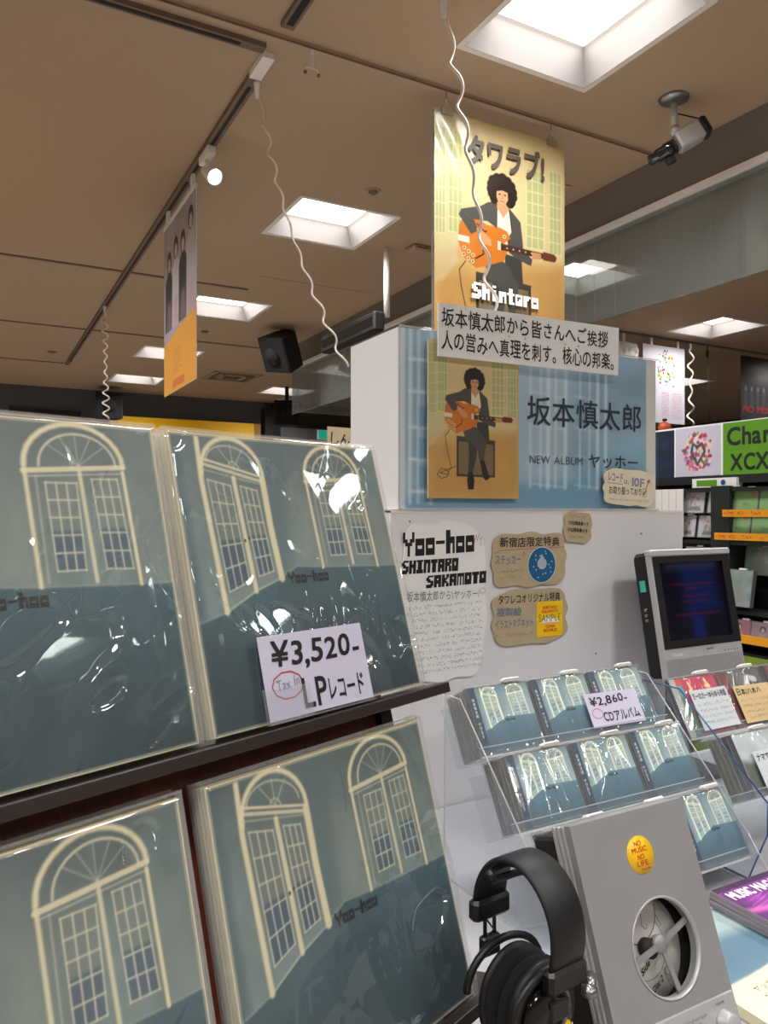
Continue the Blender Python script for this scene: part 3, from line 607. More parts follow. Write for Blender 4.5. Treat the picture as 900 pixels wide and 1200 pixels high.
M2 = upframe((2.88, 7.4, 2.52), -20); t = speaker('wall_speaker', 'black speaker with round cone at right end of the yellow band', M2, .26); MB().tube([(0, 0, .1), (0, 0, .28)], .02, 10).build('ceiling_pole', m_blackm, t)
t = thing('ceiling_television', 'black flat television hung from a white ceiling pole behind the white box', 'television', upframe((1.75, 3.28, 2.43)))
MB().rbox((-.03, -.02, -.045), (.03, .62, .05), .008).build('housing', m_blackm, t); MB().box((-.031, 0, -.02), (-.029, .6, .025)).build('screen', m_glossb, t)
MB().tube([(.05, .0, .03), (.05, .0, .44)], .016, 12).tube([(.05, 0, .425), (.05, 0, .44)], .05, 16).build('ceiling_pole', m_lampwhite, t)
# ---- back wall dressing
t = thing('yellow_band', 'bright yellow sign band along the dark back wall', 'sign', upframe((1.3, 8.5, 2.34)))
MB().box((0, 0, 0), (1.6, .06, .19)).build('yellow_face', m_yellow2, t); MB().box((1.6, .0, 0), (1.68, .06, .19)).build('end_panel', mat('orange_brown', (170, 120, 60), .6), t)
t = thing('wall_slot', 'long black slot on the dark grey back wall, far left', 'vent', upframe((.34, 8.56, 2.5)))
MB().box((0, 0, 0), (.68, .03, .06)).build('cover', m_blackm, t); MB().box((.01, -.004, .02), (.67, 0, .03)).build('lip', m_black, t)
t = thing('exit_sign', 'small lit teal sign under the dark beam at the back', 'sign', upframe((3.79, 8.39, 2.43), 0))
MB().rbox((-.13, 0, -.06), (.13, .03, .06), .004).build('housing', m_lampwhite, t); MB().box((-.12, -.003, -.05), (.12, 0, .05)).build('lit_face', emit('teal_lit', (40, 190, 160), .6), t)
t = thing('handwritten_board', 'tan handwritten board peeking out between records and white box', 'sign', frame((.915, 2.03, 1.60), 8))
MB().box((0, 0, 0), (.12, .15, .004)).build('board', m_kraft, t); MB().box((.05, -1.6, -.02), (.07, .1, -.001)).build('stake', m_lampwhite, t); mb = MB(); text(mb, 'しんぷ', .01, .095, .115, .135, .0046, bold=.02, jit=.3); text(mb, 'ギター', .01, .04, .11, .08, .0046, bold=.02, jit=.3); mb.build('lettering', m_ink, t)

# ================================================================== RECORD RACK AND RECORDS
RO = (.2027, .7108, 1.2819); YAW, LEAN = 19.7, 15.6
AF = frame(RO, YAW, LEAN)
t = thing('record_rack', 'dark wooden slanted rack holding the two rows of records', 'rack', AF)
MB().box((-.95, -.42, -.062), (.286, .22, -.046)).build('back_board', m_wood, t)
MB().box((.268, -.42, -.0455), (.288, -.02, -.036)).build('side_post', m_ledge, t)
for k, tt in enumerate((-.003, -.355)):
    mb = MB().box((-.95, tt - .013, -.046), (.352, tt, .014)); mb.build('ledge', m_ledge, t, bevel=.0015)
MB().box((-.95, -.355 - .03, -.046), (.30, -.368, -.03)).build('ledge_rail', m_wood, t)
base = upframe((RO[0], RO[1], 0), YAW)
t = thing('rack_cabinet', 'dark cabinet carrying the slanted record rack', 'cabinet', base)
MB().box((-.95, -.04, 0), (.285, .4, .86)).build('body', m_wood, t); MB().box((-.95, -.09, .86), (.285, .4, .88)).build('cabinet_top', m_ledge, t)
CA = cover_art(330)
def film_z(n, seed, patches=()):
    x = np.linspace(0, 1, n); X, Y = np.meshgrid(x, x); r = np.random.default_rng(seed)
    wx = (fbm(n, n, 3, seed + 40, 2) - .5) * .16; X2 = X + wx; Y2 = Y + (fbm(n, n, 3, seed + 60, 2) - .5) * .16
    e = np.minimum(np.minimum(X, 1 - X), np.minimum(Y, 1 - Y))
    z = .0050 + .0020 * (fbm(n, n, 1.8, seed, 1) - .5)
    tri = lambda q: np.abs((q % 1.0) - .5) * 2
    for k in range(5):                                    # flat facets between creases, as stiff film makes
        a = r.uniform(0, PI); per = r.uniform(.16, .42); sl = r.uniform(.03, .075) * (1.0 if k else 1.3)
        env = np.clip(.35 + 1.1 * np.exp(-((Y - .25) / .28) ** 2) + .5 * np.exp(-((X - .75) ** 2 + (Y - .78) ** 2) / .03), 0, 1.3)
        z += sl * .315 * per * .25 * env * tri((X2 * math.cos(a) + Y2 * math.sin(a)) / per + r.random())
    z += .00035 * np.exp(-((Y - .3) / .07) ** 2) * np.sin(X2 * 110 + 9 * fbm(n, n, 3, seed + 3, 2)) * np.clip(fbm(n, n, 3, seed + 77, 2) * 3 - 1, 0, 1)
    for k in range(9):                                    # a few sharp little pinches
        cx, cy = r.uniform(0, 1), r.uniform(0, 1); a = r.uniform(.9, 2.2); u = (X2 - cx) * math.cos(a) + (Y2 - cy) * math.sin(a); v = -(X2 - cx) * math.sin(a) + (Y2 - cy) * math.cos(a)
        z += .0008 * np.exp(-(u / .09) ** 2) * np.exp(-np.abs(v) / .016)
    for (px, py, rx, ry, gs, gt) in patches:              # flat puffs shaped into the film, tilted so lamps mirror as highlights there
        a = .5; u = X - px; v = Y - py; q = np.hypot((u * math.cos(a) + v * math.sin(a)) / rx, (v * math.cos(a) - u * math.sin(a)) / ry) + 1.1 * (fbm(n, n, 6, seed + int(px * 90), 3) - .5)
        w_ = np.clip((1.15 - q) / .35, 0, 1); w_ = w_ * w_ * (3 - 2 * w_)
        z = z * (1 - w_) + w_ * (.0052 + .315 * (gs * u + gt * v) + .0006 * (fbm(n, n, 5, seed + 5, 1) - .5))
    return np.maximum(z, .001) * np.clip(e / .014, .1, 1)
S = .315
PATCH = {3: [(.77, .80, .13, .07, .011, -.037), (.34, .34, .05, .06, -.064, -.175), (.26, .33, .03, .07, -.064, -.175), (.2, .35, .02, .06, -.064, -.175), (.14, .37, .022, .09, -.064, -.175), (.42, .3, .03, .04, -.064, -.175), (.70, .17, .04, .07, -.034, -.051), (.93, .22, .05, .07, -.034, -.051), (.02, .95, .05, .03, -.04, -.03)], 31: [(.50, .37, .15, .08, -.030, -.035), (.66, .33, .15, .07, -.045, -.033), (.72, .2, .07, .03, -.041, -.033), (.9, .9, .05, .14, -.02, -.0), (.9, .14, .10, .03, -.045, -.033), (.86, .08, .06, .02, -.045, -.033)],
         52: [(.8, .33, .12, .06, -.07, -.2)], 91: [(.85, .9, .06, .05, -.04, -.2)]}  # puff slopes aimed at ceiling lamps, to place highlights seen from the camera
def make_record(label, seed, front=True, group=None, full=True):
    r = thing('record_album', label, 'record', None, group)
    MB().box((0.002, .002, -.0035), (S - .002, S - .002, -.0003)).build('cover_board', m_board, r)
    if full:
        print_mesh('cover_print', CA, S - .006, S - .006, 0, r, .003, .003)
        mb = MB(); block(mb, 'Yoo-hoo', .128, .1435, .19, .157, .0004); mb.build('title_lettering', m_ink, r)
    if front: sheet_mesh('plastic_sleeve', film_z(190, seed, PATCH.get(seed, ())), S + .004, S + .004, m_film, r, -.002, -.002)
    mb = MB()
    for a, b in (((-.003, -.002), (.0015, S + .003)), ((S - .0015, -.002), (S + .003, S + .003)), ((-.003, S + .001), (S + .003, S + .0035))): mb.box((a[0], a[1], -.0042), (b[0], b[1], .0006))
    mb.build('sleeve_edge', m_slv, r)
    return r
def place(s, tt, n, yawj=0): return AF @ Matrix.Translation((s, tt, n)) @ Matrix.Rotation(yawj, 4, 'Z')
fronts = [('plastic-wrapped record at the front of the upper right stack, above the yen price card', 0, 0, 3), ('plastic-wrapped record at the front of the upper left stack, cut by the picture edge', -.329, 0, 31),
          ('plastic-wrapped record at the front of the lower right stack', -.020, -.352, 52), ('plastic-wrapped record at the front of the lower left stack, cut by the picture edge', -.360, -.352, 91)]
proto = None
for lb, s, tt, seed in fronts:
    if proto is None: r = make_record(lb, seed); proto = r
    else:
        r = proto.copy(); COL.objects.link(r); r['label'] = lb
        for ch in proto.children:
            if ch.name.startswith('plastic_sleeve'): sheet_mesh('plastic_sleeve', film_z(190, seed, PATCH.get(seed, ())), S + .004, S + .004, m_film, r, -.002, -.002)
            else: dup(ch, r)
    r['group'] = 'front records of the four stacks'
    r.matrix_world = place(s, tt, 0)
back = make_record('wrapped record standing behind the front one', 5, front=False, full=False)
first = True
for (s, tt, nm, cnt) in ((0, 0, 'upper right', 5), (-.329, 0, 'upper left', 3), (-.020, -.352, 'lower right', 3), (-.357, -.352, 'lower left', 3)):
    for k in range(cnt):
        M = place(s + random.uniform(-.0015, .002), tt + random.uniform(-.0005, .0015), -.0068 * (k + 1), 0)
        if first: back.matrix_world = M; r = back; first = False
        else: r = dup(back, None, M)
        r['label'] = 'wrapped record edge-on behind the front record of the %s stack' % nm; r['group'] = 'records behind the %s front record' % nm
# price card for the records
t = thing('price_card', 'lavender handwritten card reading 3,520 yen in a clear holder', 'price card', AF @ Matrix.Translation((.0605, .001, .0115)) @ Matrix.Rotation(math.radians(-.5), 4, 'Z'))
MB().box((0, .003, 0), (.152, .089, .0008)).build('card', m_lav, t)
mb = MB(); text(mb, '¥3,520-', .014, .050, .143, .083, .0012, bold=.022, jit=.12, slant=.1, rise=-.002); text(mb, 'LP', .048, .008, .083, .040, .0012, bold=.02, jit=.1); text(mb, 'レコード', .086, .010, .140, .034, .0012, bold=.02, jit=.15); mb.build('lettering', m_ink, t)
mb = MB(); line2(mb, [(.03 + .021 * math.cos(a / 10 * 2 * PI), .036 + .014 * math.sin(a / 10 * 2 * PI)) for a in range(11)], .0015, .0013); mb.build('stamp_ring', m_redink, t, 'red oval ring')
mb = MB(); text(mb, 'Tax In', .015, .030, .046, .042, .0014, jit=.15, rise=.004); mb.build('stamp_lettering', m_greyink, t)
mb = MB().box((-.002, 0, -.002), (.155, .036, -.001)).box((-.002, 0, .0025), (.058, .034, .0035)).box((-.002, 0, -.002), (.155, .0015, .0035)); mb.build('clear_holder', m_case, t)

# ================================================================== WHITE DISPLAY BOX
t = thing('white_display_plinth', 'tall plain white board plinth below the blue panel', 'plinth', upframe((.845, 1.521, 0)))
MB().box((0, 0, 0), (.968, .3, 1.503)).build('body', m_white, t); MB().box((0, -.0015, 1.498), (.968, .3, 1.505)).build('top_edge', m_lampwhite, t)
for x, z in ((.05, 1.478), (.63, 1.12), (.8, 1.44)): MB().lathe([(0, 0), (.0028, 0), (.002, -.002), (0, -.003)], 10, T=Matrix.Translation((x, -.002, z)) @ Matrix.Rotation(PI / 2, 4, 'X')).build('pin', m_steel, t)
t = thing('white_display_box', 'white foam-board box with blue window print and navy lettering on its front', 'display box', frame((.867, 1.521, 1.506)))
MB().box((0, 0, -.253), (.838, .422, -.004)).build('box_body', m_white, t)
A = Art(330, .505, (150, 184, 204)); n, ny = A.nx, A.ny
A.c = np.array((148, 180, 200.)) * (0.88 + .24 * fbm(n, ny, 5, 61))[..., None]
A.poly([(0, 0), (1, 0), (1, .10), (.5, .085), (.0, .04)], (112, 158, 184), .9, 10)
A.poly([(.62, .03), (.98, .03), (.98, .2), (.62, .16)], (108, 156, 182), .7, 40)
WB = (226, 238, 244)
A.poly([(.34, .12), (.62, .12), (.62, .5), (.34, .5)], (186, 206, 218), .6, 20)
for x, wd in ((.035, .012), (.062, .006), (.105, .010), (.46, .006), (.5, .006), (.53, .014), (.56, .006), (.60, .012), (.735, .012), (.77, .012), (.66, .005), (.70, .005), (.36, .004)): A.line((x, .07 if x > .3 else .02), (x + .003, .5), wd, WB, .8, 4)
for y in (.05, .14, .23, .33, .42): A.line((.035, y), (.105, y), .008, WB, .8, 3); A.line((.46, y + .03), (.60, y + .02), .005, WB, .5, 3); A.line((.64, y + .03), (.73, y + .02), .005, WB, .4, 3)
for y in (.09, .17, .26): A.poly([(.066, y - .03), (.1, y - .03), (.1, y + .03), (.066, y + .03)], (88, 138, 170), .6, 4)
A.poly([(.955, 0), (1, 0), (1, .505), (.955, .505)], (222, 220, 212), 1, 1.5); A.poly([(0, .0), (.022, 0), (.022, .505), (0, .505)], (226, 232, 236), .8, 2)
print_mesh('panel_print', A, .838, .422, -.002, t)
mb = MB(); text(mb, '坂本慎太郎', .375, .216, .778, .292, .0, bold=.012); text(mb, 'ヤッホー', .583, .112, .765, .148, .0, bold=.012); mb.build('title_lettering', m_navy, t)
mb = MB(); text(mb, 'NEW ALBUM', .383, .118, .562, .139, .0); mb.build('subtitle_lettering', mat('slate_ink', (70, 92, 112), .6), t)
MB().box((-.003, 0, .003), (.841, .424, .0055)).build('clear_front', clear('panel_cover', haze=.015, ior=1.35, rough=.04), t)
MB().box((-.004, -.001, .0056), (.841, .003, .007)).box((-.004, .421, .0056), (.841, .425, .007)).box((-.004, 0, .0056), (0, .424, .007)).build('clear_front_edge', m_edge, t)
# guitarist inset
t = thing('guitarist_photo', 'small warm photo board of a guitarist sitting on an amplifier', 'poster', frame((.939, 1.514, 1.533)))
MB().box((0, 0, 0), (.266, .372, .004)).build('board', m_cream, t); GI = guitarist(230); GI.c *= 1.15
print_mesh('photo_print', GI, .266, .372, .0045, t)
# sign board
t = thing('handwritten_sign', 'white board with two lines of black handwriting above the blue panel', 'sign', frame((.957, 1.498, 1.864), 0))
T = Matrix.Rotation(math.radians(.4), 4, 'Z')
MB().poly([(0, 0), (.572, .003), (.575, .131), (.0, .124)], 0, .005).build('board', m_paper, t)
mb = MB(); text(mb, '坂本慎太郎から皆さんへご挨拶', .008, .070, .535, .117, .0055, bold=.014, jit=.13, seed=3, rise=.0); text(mb, '人の営みへ真理を刺す。核心の邦楽。', .008, .014, .555, .062, .0055, bold=.014, jit=.13, seed=5, rise=.0); mb.build('lettering', m_ink, t)
mb = MB()
for x in (.205, .255, .385, .43): disc(mb, x, .067, .002, .002, .0056, 0, 8)
mb.build('red_dots', m_red, t, 'tiny red dots between the lines')
# small torn pop at lower right of panel
t = thing('pop_card', 'cream torn-edged card about records on the tenth floor, at panel lower right', 'card', frame((1.49, 1.510, 1.522)) @ Matrix.Rotation(math.radians(-2.5), 4, 'Z'))
MB().poly(wavy(.192, .098, .003, 6, 4, .012), 0, .003).build('card', mat('cream_card', (224, 212, 186), .8), t)
mb = MB(); text(mb, 'レコード', .014, .062, .068, .086, .0034, bold=.04, jit=.1); text(mb, '10F', .102, .052, .150, .078, .0034, bold=.04, jit=.1); mb.build('bold_lettering', mat('lilac_ink', (140, 144, 168), .6), t)
mb = MB(); text(mb, 'は、', .073, .058, .092, .070, .0034); text(mb, 'お取り扱っており☑', .018, .026, .160, .050, .0034, bold=.008, jit=.1); mb.build('lettering', m_ink, t)
mb = MB(); line2(mb, [(.012, .058), (.068, .056)], .0012, .0034); line2(mb, [(.158, .052), (.168, .074)], .003, .0034); line2(mb, [(.160, .068), (.168, .075), (.172, .066)], .003, .0034); mb.build('red_marks', m_redink, t)
mb = MB(); scribble(mb, .02, .012, .17, .005, .0034, seed=4); mb.build('small_lettering', m_pencil, t)
# pops on the white plinth
t = thing('pop_sheet', 'tall white handwritten sheet with blocky black title on the plinth', 'sign', frame((.868, 1.5185, 1.10)))
MB().poly(wavy(.24, .376, .0045, 5, 12, .022), 0, .003).build('sheet', m_paper, t)
mb = MB(); block(mb, 'Yoo-hoo', .006, .296, .206, .352, .0034, rise=.008); block(mb, 'SHINTARO', .002, .256, .158, .287, .0034, slant=.05, rise=.003); block(mb, 'SAKAMOTO', .068, .221, .240, .250, .0034, slant=.05, rise=.006); mb.build('block_lettering', m_ink, t)
mb = MB(); text(mb, '坂本慎太郎から\\ヤッホー/', .016, .190, .222, .216, .0034, bold=.006, jit=.15); mb.build('grey_lettering', m_greyink, t)
mb = MB(); line2(mb, [(.231 + .007 * math.cos(a), .207 + .008 * math.sin(a)) for a in np.linspace(0, 2 * PI, 13)], .0009, .0034); line2(mb, [(.228, .205), (.231, .202), (.234, .206)], .0008, .0034)
line2(mb, [(.208, .338), (.206, .325), (.212, .345), (.215, .33), (.22, .348), (.222, .332), (.228, .34), (.224, .322), (.229, .318)], .0009, .0034); mb.build('red_doodles', m_redink, t)
mb = MB()
for k in range(11): scribble(mb, .016 + .0016 * k, .173 - k * .0152, .226, .0075, .0034, seed=40 + k, th=.0007, rise=.004)
mb.build('small_lettering', m_pencil, t)
def kraft(lb, x, z, w_, h_, seed, rot, name='pop_card'):
    t = thing(name, lb, 'card', frame((x, 1.5185, z)) @ Matrix.Rotation(math.radians(rot), 4, 'Z')); MB().poly(wavy(w_, h_, .0045 if w_ > .1 else .0018, 5, seed, .018), 0, .004).build('card', m_kraft, t); return t
t = kraft('tan wavy card with black heading and a blue oval sticker', 1.128, 1.313, .236, .134, 8, 0)
mb = MB(); text(mb, '新宿店限定特典', .022, .098, .214, .125, .0045, bold=.02, jit=.12); mb.build('heading_lettering', m_ink, t)
mb = MB(); line2(mb, [(.006, .086), (.02, .087)], .0012, .0045); line2(mb, [(.015, .091), (.205, .096)], .0012, .0045); line2(mb, [(.2, .095), (.23, .097)], .0012, .0045); line2(mb, [(.096, .086), (.092, .08), (.097, .074), (.103, .08), (.099, .086), (.096, .083)], .0012, .0045); mb.build('red_marks', m_redink, t)
mb = MB(); text(mb, 'ステッカー', .008, .055, .088, .08, .0045, bold=.035, jit=.15); mb.build('grey_lettering', m_greyink, t)
mb = MB(); scribble(mb, .015, .036, .09, .008, .0045, seed=71); scribble(mb, .02, .022, .09, .008, .0045, seed=72); mb.build('small_lettering', m_pencil, t)
mb = MB(); disc(mb, .155, .052, .046, .046, .0056, 1, 40); disc(mb, .155, .052, .0445, .0445, .0058, 0, 40)
mb.build('oval_sticker', [m_blueoval, m_paper], t, 'round blue sticker')
mb = MB(); disc(mb, .155, .055, .016, .015, .0061, 0, 9)
for a in range(14): q = a * 2.4; disc(mb, .155 + (.022 + .012 * (a % 3) / 2) * math.cos(q), .052 + (.024 + .012 * (a % 2)) * math.sin(q), .0026, .0026, .0061, 0, 6)
mb.add([(.148, .068, .0061), (.162, .068, .0061), (.155, .08, .0061)], [(0, 1, 2)], 0); mb.build('sticker_drawing', mat('pale_grey_ink', (170, 184, 190), .5), t)
t = kraft('tan wavy card with a yellow picture card stuck on its right half', 1.13, 1.166, .238, .138, 15, 0)
mb = MB(); text(mb, 'タワレコオリジナル特典', .016, .104, .214, .128, .0045, bold=.018, jit=.12); mb.build('heading_lettering', m_ink, t)
mb = MB(); text(mb, '複製絵', .01, .073, .088, .097, .0045, bold=.04, jit=.15); text(mb, 'イラストマグネット', .006, .043, .125, .068, .0045, bold=.035, jit=.15); mb.build('grey_lettering', m_greyink, t)
mb = MB(); scribble(mb, .008, .022, .125, .009, .0045, seed=81); mb.build('small_lettering', m_pencil, t)
MB().box((.136, .014, .0045), (.222, .104, .0055)).build('yellow_card', m_yellow, t)
mb = MB(); text(mb, 'SHINTARO', .155, .085, .204, .093, .0058, bold=.03); text(mb, 'SAKAMOTO', .152, .075, .206, .083, .0058, bold=.03); text(mb, 'TOWER', .164, .036, .197, .044, .0058, bold=.03); text(mb, 'RECORDS', .158, .026, .203, .034, .0058, bold=.03); mb.build('red_lettering', m_red, t)
mb = MB(); mb.poly([(.148, .05), (.212, .05), (.208, .056), (.19, .06), (.178, .069), (.168, .064), (.158, .058)], .0058); mb.build('white_mountain', m_paper, t)
mb = MB(); text(mb, 'SAMPLE', .142, .052, .214, .072, .0062, jit=.1); mb.build('sample_lettering', mat('olive_ink', (140, 128, 60), .6), t)
t = kraft('small tan tag stuck at the plinth top right of the tan cards', 1.357, 1.424, .094, .080, 23, -5, 'pop_tag')
mb = MB(); text(mb, 'CDは特典集です', .012, .044, .082, .056, .0045, bold=.03, jit=.15); text(mb, 'LPは特典集です', .010, .026, .080, .038, .0045, bold=.03, jit=.15); mb.build('lettering', m_ink, t)
mb = MB(); scribble(mb, .018, .064, .075, .007, .0045, seed=91); scribble(mb, .02, .012, .07, .006, .0045, seed=92); mb.build('small_lettering', m_pencil, t)

# ================================================================== TABLE
t = thing('display_table', 'white laminate table under the disc stands and player', 'table', upframe((.53, .42, 0)))
MB().box((0, 0, .765), (1.75, 1.095, .80)).build('table_top', m_tabw, t, bevel=.002)
MB().box((.02, .02, .0), (1.73, .04, .765)).box((.02, .02, 0), (.04, 1.08, .765)).box((.02, 1.06, 0), (1.73, 1.08, .765)).box((1.71, .02, 0), (1.73, 1.08, .765)).build('body', m_tabw, t)

# ================================================================== DISCS IN ACRYLIC STANDS
CW, CH, CT = .142, .125, .0104
CDA = cover_art(120, 0); CDA.c = np.clip(CDA.c * 1.28 + np.array((-2, 4, 10.)), 0, 250)
def redart():
    A = Art(60, .88, (196, 40, 84)); A.poly([(0, 0), (.22, 0), (.12, .88), (0, .88)], (60, 110, 70), 1, 1.5); A.poly([(0, .6), (.16, .6), (.12, .88), (0, .88)], (90, 170, 160), .8, 4); A.poly([(0, .78), (.14, .78), (.13, .88), (0, .88)], (220, 60, 60))
    for p in (((.3, .8), (.34, .7), (.28, .68)), ((.72, .82), (.8, .7), (.7, .72))): A.path(p, .05, (240, 220, 150))
    A.path([(.5, .8), (.48, .62), (.6, .55)], .012, (120, 20, 50)); A.path([(.3, .55), (.44, .6)], .012, (120, 20, 50)); return A
def bwart():
    A = Art(60, .88, (92, 88, 88)); A.poly([(0, 0), (.1, 0), (.1, .88), (0, .88)], (110, 30, 40)); A.poly([(.55, 0), (1, 0), (1, .5), (.75, .8), (.6, .6)], (44, 42, 44), .9, 4); A.path([(.45, .5), (.55, .66), (.66, .74), (.82, .7)], .1, (196, 196, 200)); A.path([(.66, .74), (.8, .55)], .03, (150, 150, 155)); return A
def misty():
    A = Art(60, .88, (196, 206, 206)); A.c *= (0.85 + .25 * fbm(60, A.ny, 3, 8))[..., None]; A.poly([(0, 0), (1, 0), (1, .3), (0, .5)], (70, 78, 66), .9, 6); return A
def cd_film(seed):
    n, k = 54, 48; x = np.linspace(0, 1, n); y = np.linspace(0, 1, k); X, Y = np.meshgrid(x, y)
    r = np.random.default_rng(seed); z = np.zeros(X.shape)
    for _ in range(13):
        cx = r.uniform(.2, .8); a = math.atan2(1, 0) + r.uniform(-.55, .55); d = (X - cx) * math.sin(a) - (Y - 1) * math.cos(a) * 1.0
        z += r.uniform(.4, 1) * np.exp(-np.abs(d) / .028) * np.clip(1.15 - (1 - Y) * r.uniform(.5, 1.4), 0, 1)
    z += (1 - np.abs(2 * vnoise(n, k, 9, 3, seed) - 1)) * .6 * np.exp(-Y / .25)
    e = np.minimum(np.minimum(X, 1 - X), np.minimum(Y, 1 - Y)); return .0008 + .0012 * z * np.clip(e / .03, 0, 1)
FILMS = None
def make_cd(label, art, obi, film_seed=None, tab=True, group=None, obit='坂本慎太郎 ヤッホー'):
    r = thing('compact_disc', label, 'compact disc', None, group)
    MB().box((0, 0, -CT), (CW, CH, -.0008)).build('jewel_case', m_tray, r)
    MB().box((.0, .0, -.0008), (.017, CH, .0004)).build('spine_strip', obi, r)
    if art is not None:
        print_mesh('cover_print', art, CW - .0185, CH - .003, 0, r, .0175, .0015)
        if obit: mb = MB(); block(mb, 'Yoo-hoo', .0175 + .40 * .122, .055, .0175 + .60 * .122, .0605, .0005); mb.build('title_lettering', m_ink, r)
        if obit: mb = MB(); vt(mb, obit, .0055, .03, .0115, .105, .0006); mb.build('spine_lettering', m_whiteink, r)
    mb = MB(); f = .0035
    mb.box((-f, -f, -CT - .001), (CW + f, 0, .002)).box((-f, 0, -CT - .001), (0, CH + f, .002)).box((CW, 0, -CT - .001), (CW + f, CH + f, .002)).box((0, CH, -CT - .001), (CW, CH + f + .001, .002)); mb.build('clear_frame', m_case, r)
    if film_seed is not None: sheet_mesh('plastic_wrap', cd_film(film_seed), CW, CH, m_film2, r)
    if tab: MB().rbox((CW * .62, CH + .002, -.012), (CW * .62 + .042, CH + .0105, .004), .003).build('white_tab', m_tab, r)
    return r
def vt(mb, s, x0, y0, x1, y1, z, mi=0):       # vertical lettering, top to bottom
    n = len(s); hh = (y1 - y0) / n
    for k, ch in enumerate(s):
        if ch != ' ':
            if ch == 'ー': mb.add([((x0 + x1) / 2 - .0006, y1 - (k + .9) * hh, z), ((x0 + x1) / 2 + .0006, y1 - (k + .9) * hh, z), ((x0 + x1) / 2 + .0006, y1 - (k + .1) * hh, z), ((x0 + x1) / 2 - .0006, y1 - (k + .1) * hh, z)], [(0, 1, 2, 3)], mi)
            else: text(mb, ch, x0, y1 - (k + .92) * hh, x1, y1 - (k + .08) * hh, z, mi)
ROWS = [(.812, 1.118, 1.059), (.832, 1.026, .955), (.852, .934, .851)]
CDL = 29
cdp = None
pos_names = ['left', 'middle', 'right']; row_names = ['top row', 'second row', 'bottom row']
m_obi2 = m_obi
behind = make_cd('', None, m_obi, None, False)
used_behind = False
for ri, O in enumerate(ROWS):
    F = frame(O, 0, CDL)
    for ci in range(3):
        lb = 'wrapped teal album disc, %s of the %s in the left acrylic stand' % (pos_names[ci], row_names[ri])
        M = F @ Matrix.Translation((.004 + ci * .151, 0, random.uniform(-.001, .001)))
        if cdp is None: cdp = r = make_cd(lb, CDA, m_obi, 1, True, 'front discs in the left acrylic stand'); r.matrix_world = M
        else:
            r = cdp.copy(); COL.objects.link(r); r['label'] = lb; r.matrix_world = M
            for ch in cdp.children:
                if ch.name.startswith('plastic_wrap'): sheet_mesh('plastic_wrap', cd_film(ri * 3 + ci + 1), CW, CH, m_film2, r)
                else: dup(ch, r)
        for k in range(5 if ri < 2 else 3):
            Mb = F @ Matrix.Translation((.004 + ci * .151 + random.uniform(-.001, .001), 0, -.0125 * (k + 1)))
            if not used_behind: q = behind; q.matrix_world = Mb; used_behind = True
            else: q = dup(behind, None, Mb)
            q['label'] = 'clear disc case edge-on behind the %s disc of the %s' % (pos_names[ci], row_names[ri]); q['group'] = 'discs behind the %s disc of the %s' % (pos_names[ci], row_names[ri])
def acrylic_stand(label, X0, X1, rows, prof, lean, blue=False):
    t = thing('acrylic_stand', label, 'stand', upframe((X0, 0, 0)))
    W_ = X1 - X0
    Tm = lambda x: Matrix(((0, 0, 1, x), (1, 0, 0, 0), (0, 1, 0, 0), (0, 0, 0, 1)))    # profile (y, z) extruded along x
    for k, x in enumerate((0, W_ - .003)):
        p = MB().poly(prof, 0, .003, T=Tm(x)).build('side_panel', m_acryl, t)
        n = len(prof); mb = MB()
        for i in range(n):
            a = prof[i]; b = prof[(i + 1) % n]; mb.tube([(x + .0015, a[0], a[1]), (x + .0015, b[0], b[1])], .0016, 6)
        mb.build('panel_edge', m_edgeblue if (blue and k == 0) else m_edge, p)
    for O in rows:
        F = Matrix.Translation((-X0, 0, 0)) @ frame(O, 0, lean); x0 = X0 - O[0] + .003; x1 = X1 - O[0] - .003
        MB().box((x0, -.004, -.078), (x1, -.0045 + .002, .006), T=F).build('shelf', m_acryl, t)
        MB().box((x0, -.004, .006), (x1, .014, .0085), T=F).build('front_lip', m_acryl, t)
        MB().box((x0, -.0055, .0055), (x1, -.002, .009), T=F).box((x0, .013, .006), (x1, .0145, .0085), T=F).build('lip_edge', m_edge, t)
        MB().box((x0, -.004, -.082), (x1, .11, -.079), T=F).build('back_sheet', m_acryl, t)
    return t
acrylic_stand('clear acrylic three-tier stand of teal album discs', .800, 1.29, ROWS, [(1.23, 1.15), (1.23, .801), (.895, .801), (.89, .84), (.93, .894), (1.175, 1.15)], CDL)
# card on the disc stand
F = frame(ROWS[0], 0, CDL)
t = thing('price_card', 'lavender handwritten card reading 2,860 yen in front of the discs', 'price card', F @ Matrix.Translation((.268, .012, .007)) @ Matrix.Rotation(math.radians(-1), 4, 'Z'))
MB().box((0, 0, 0), (.142, .068, .0008)).build('card', m_lav, t)
mb = MB(); text(mb, '¥2,860-', .010, .038, .112, .060, .0012, bold=.02, jit=.12, rise=.004); text(mb, 'CDアルバム', .034, .008, .132, .030, .0012, bold=.02, jit=.12); mb.build('lettering', m_ink, t)
mb = MB(); line2(mb, [(.021 + .014 * math.cos(a / 10 * 2 * PI), .027 + .010 * math.sin(a / 10 * 2 * PI)) for a in range(11)], .0011, .0012); mb.build('stamp_ring', m_redink, t)
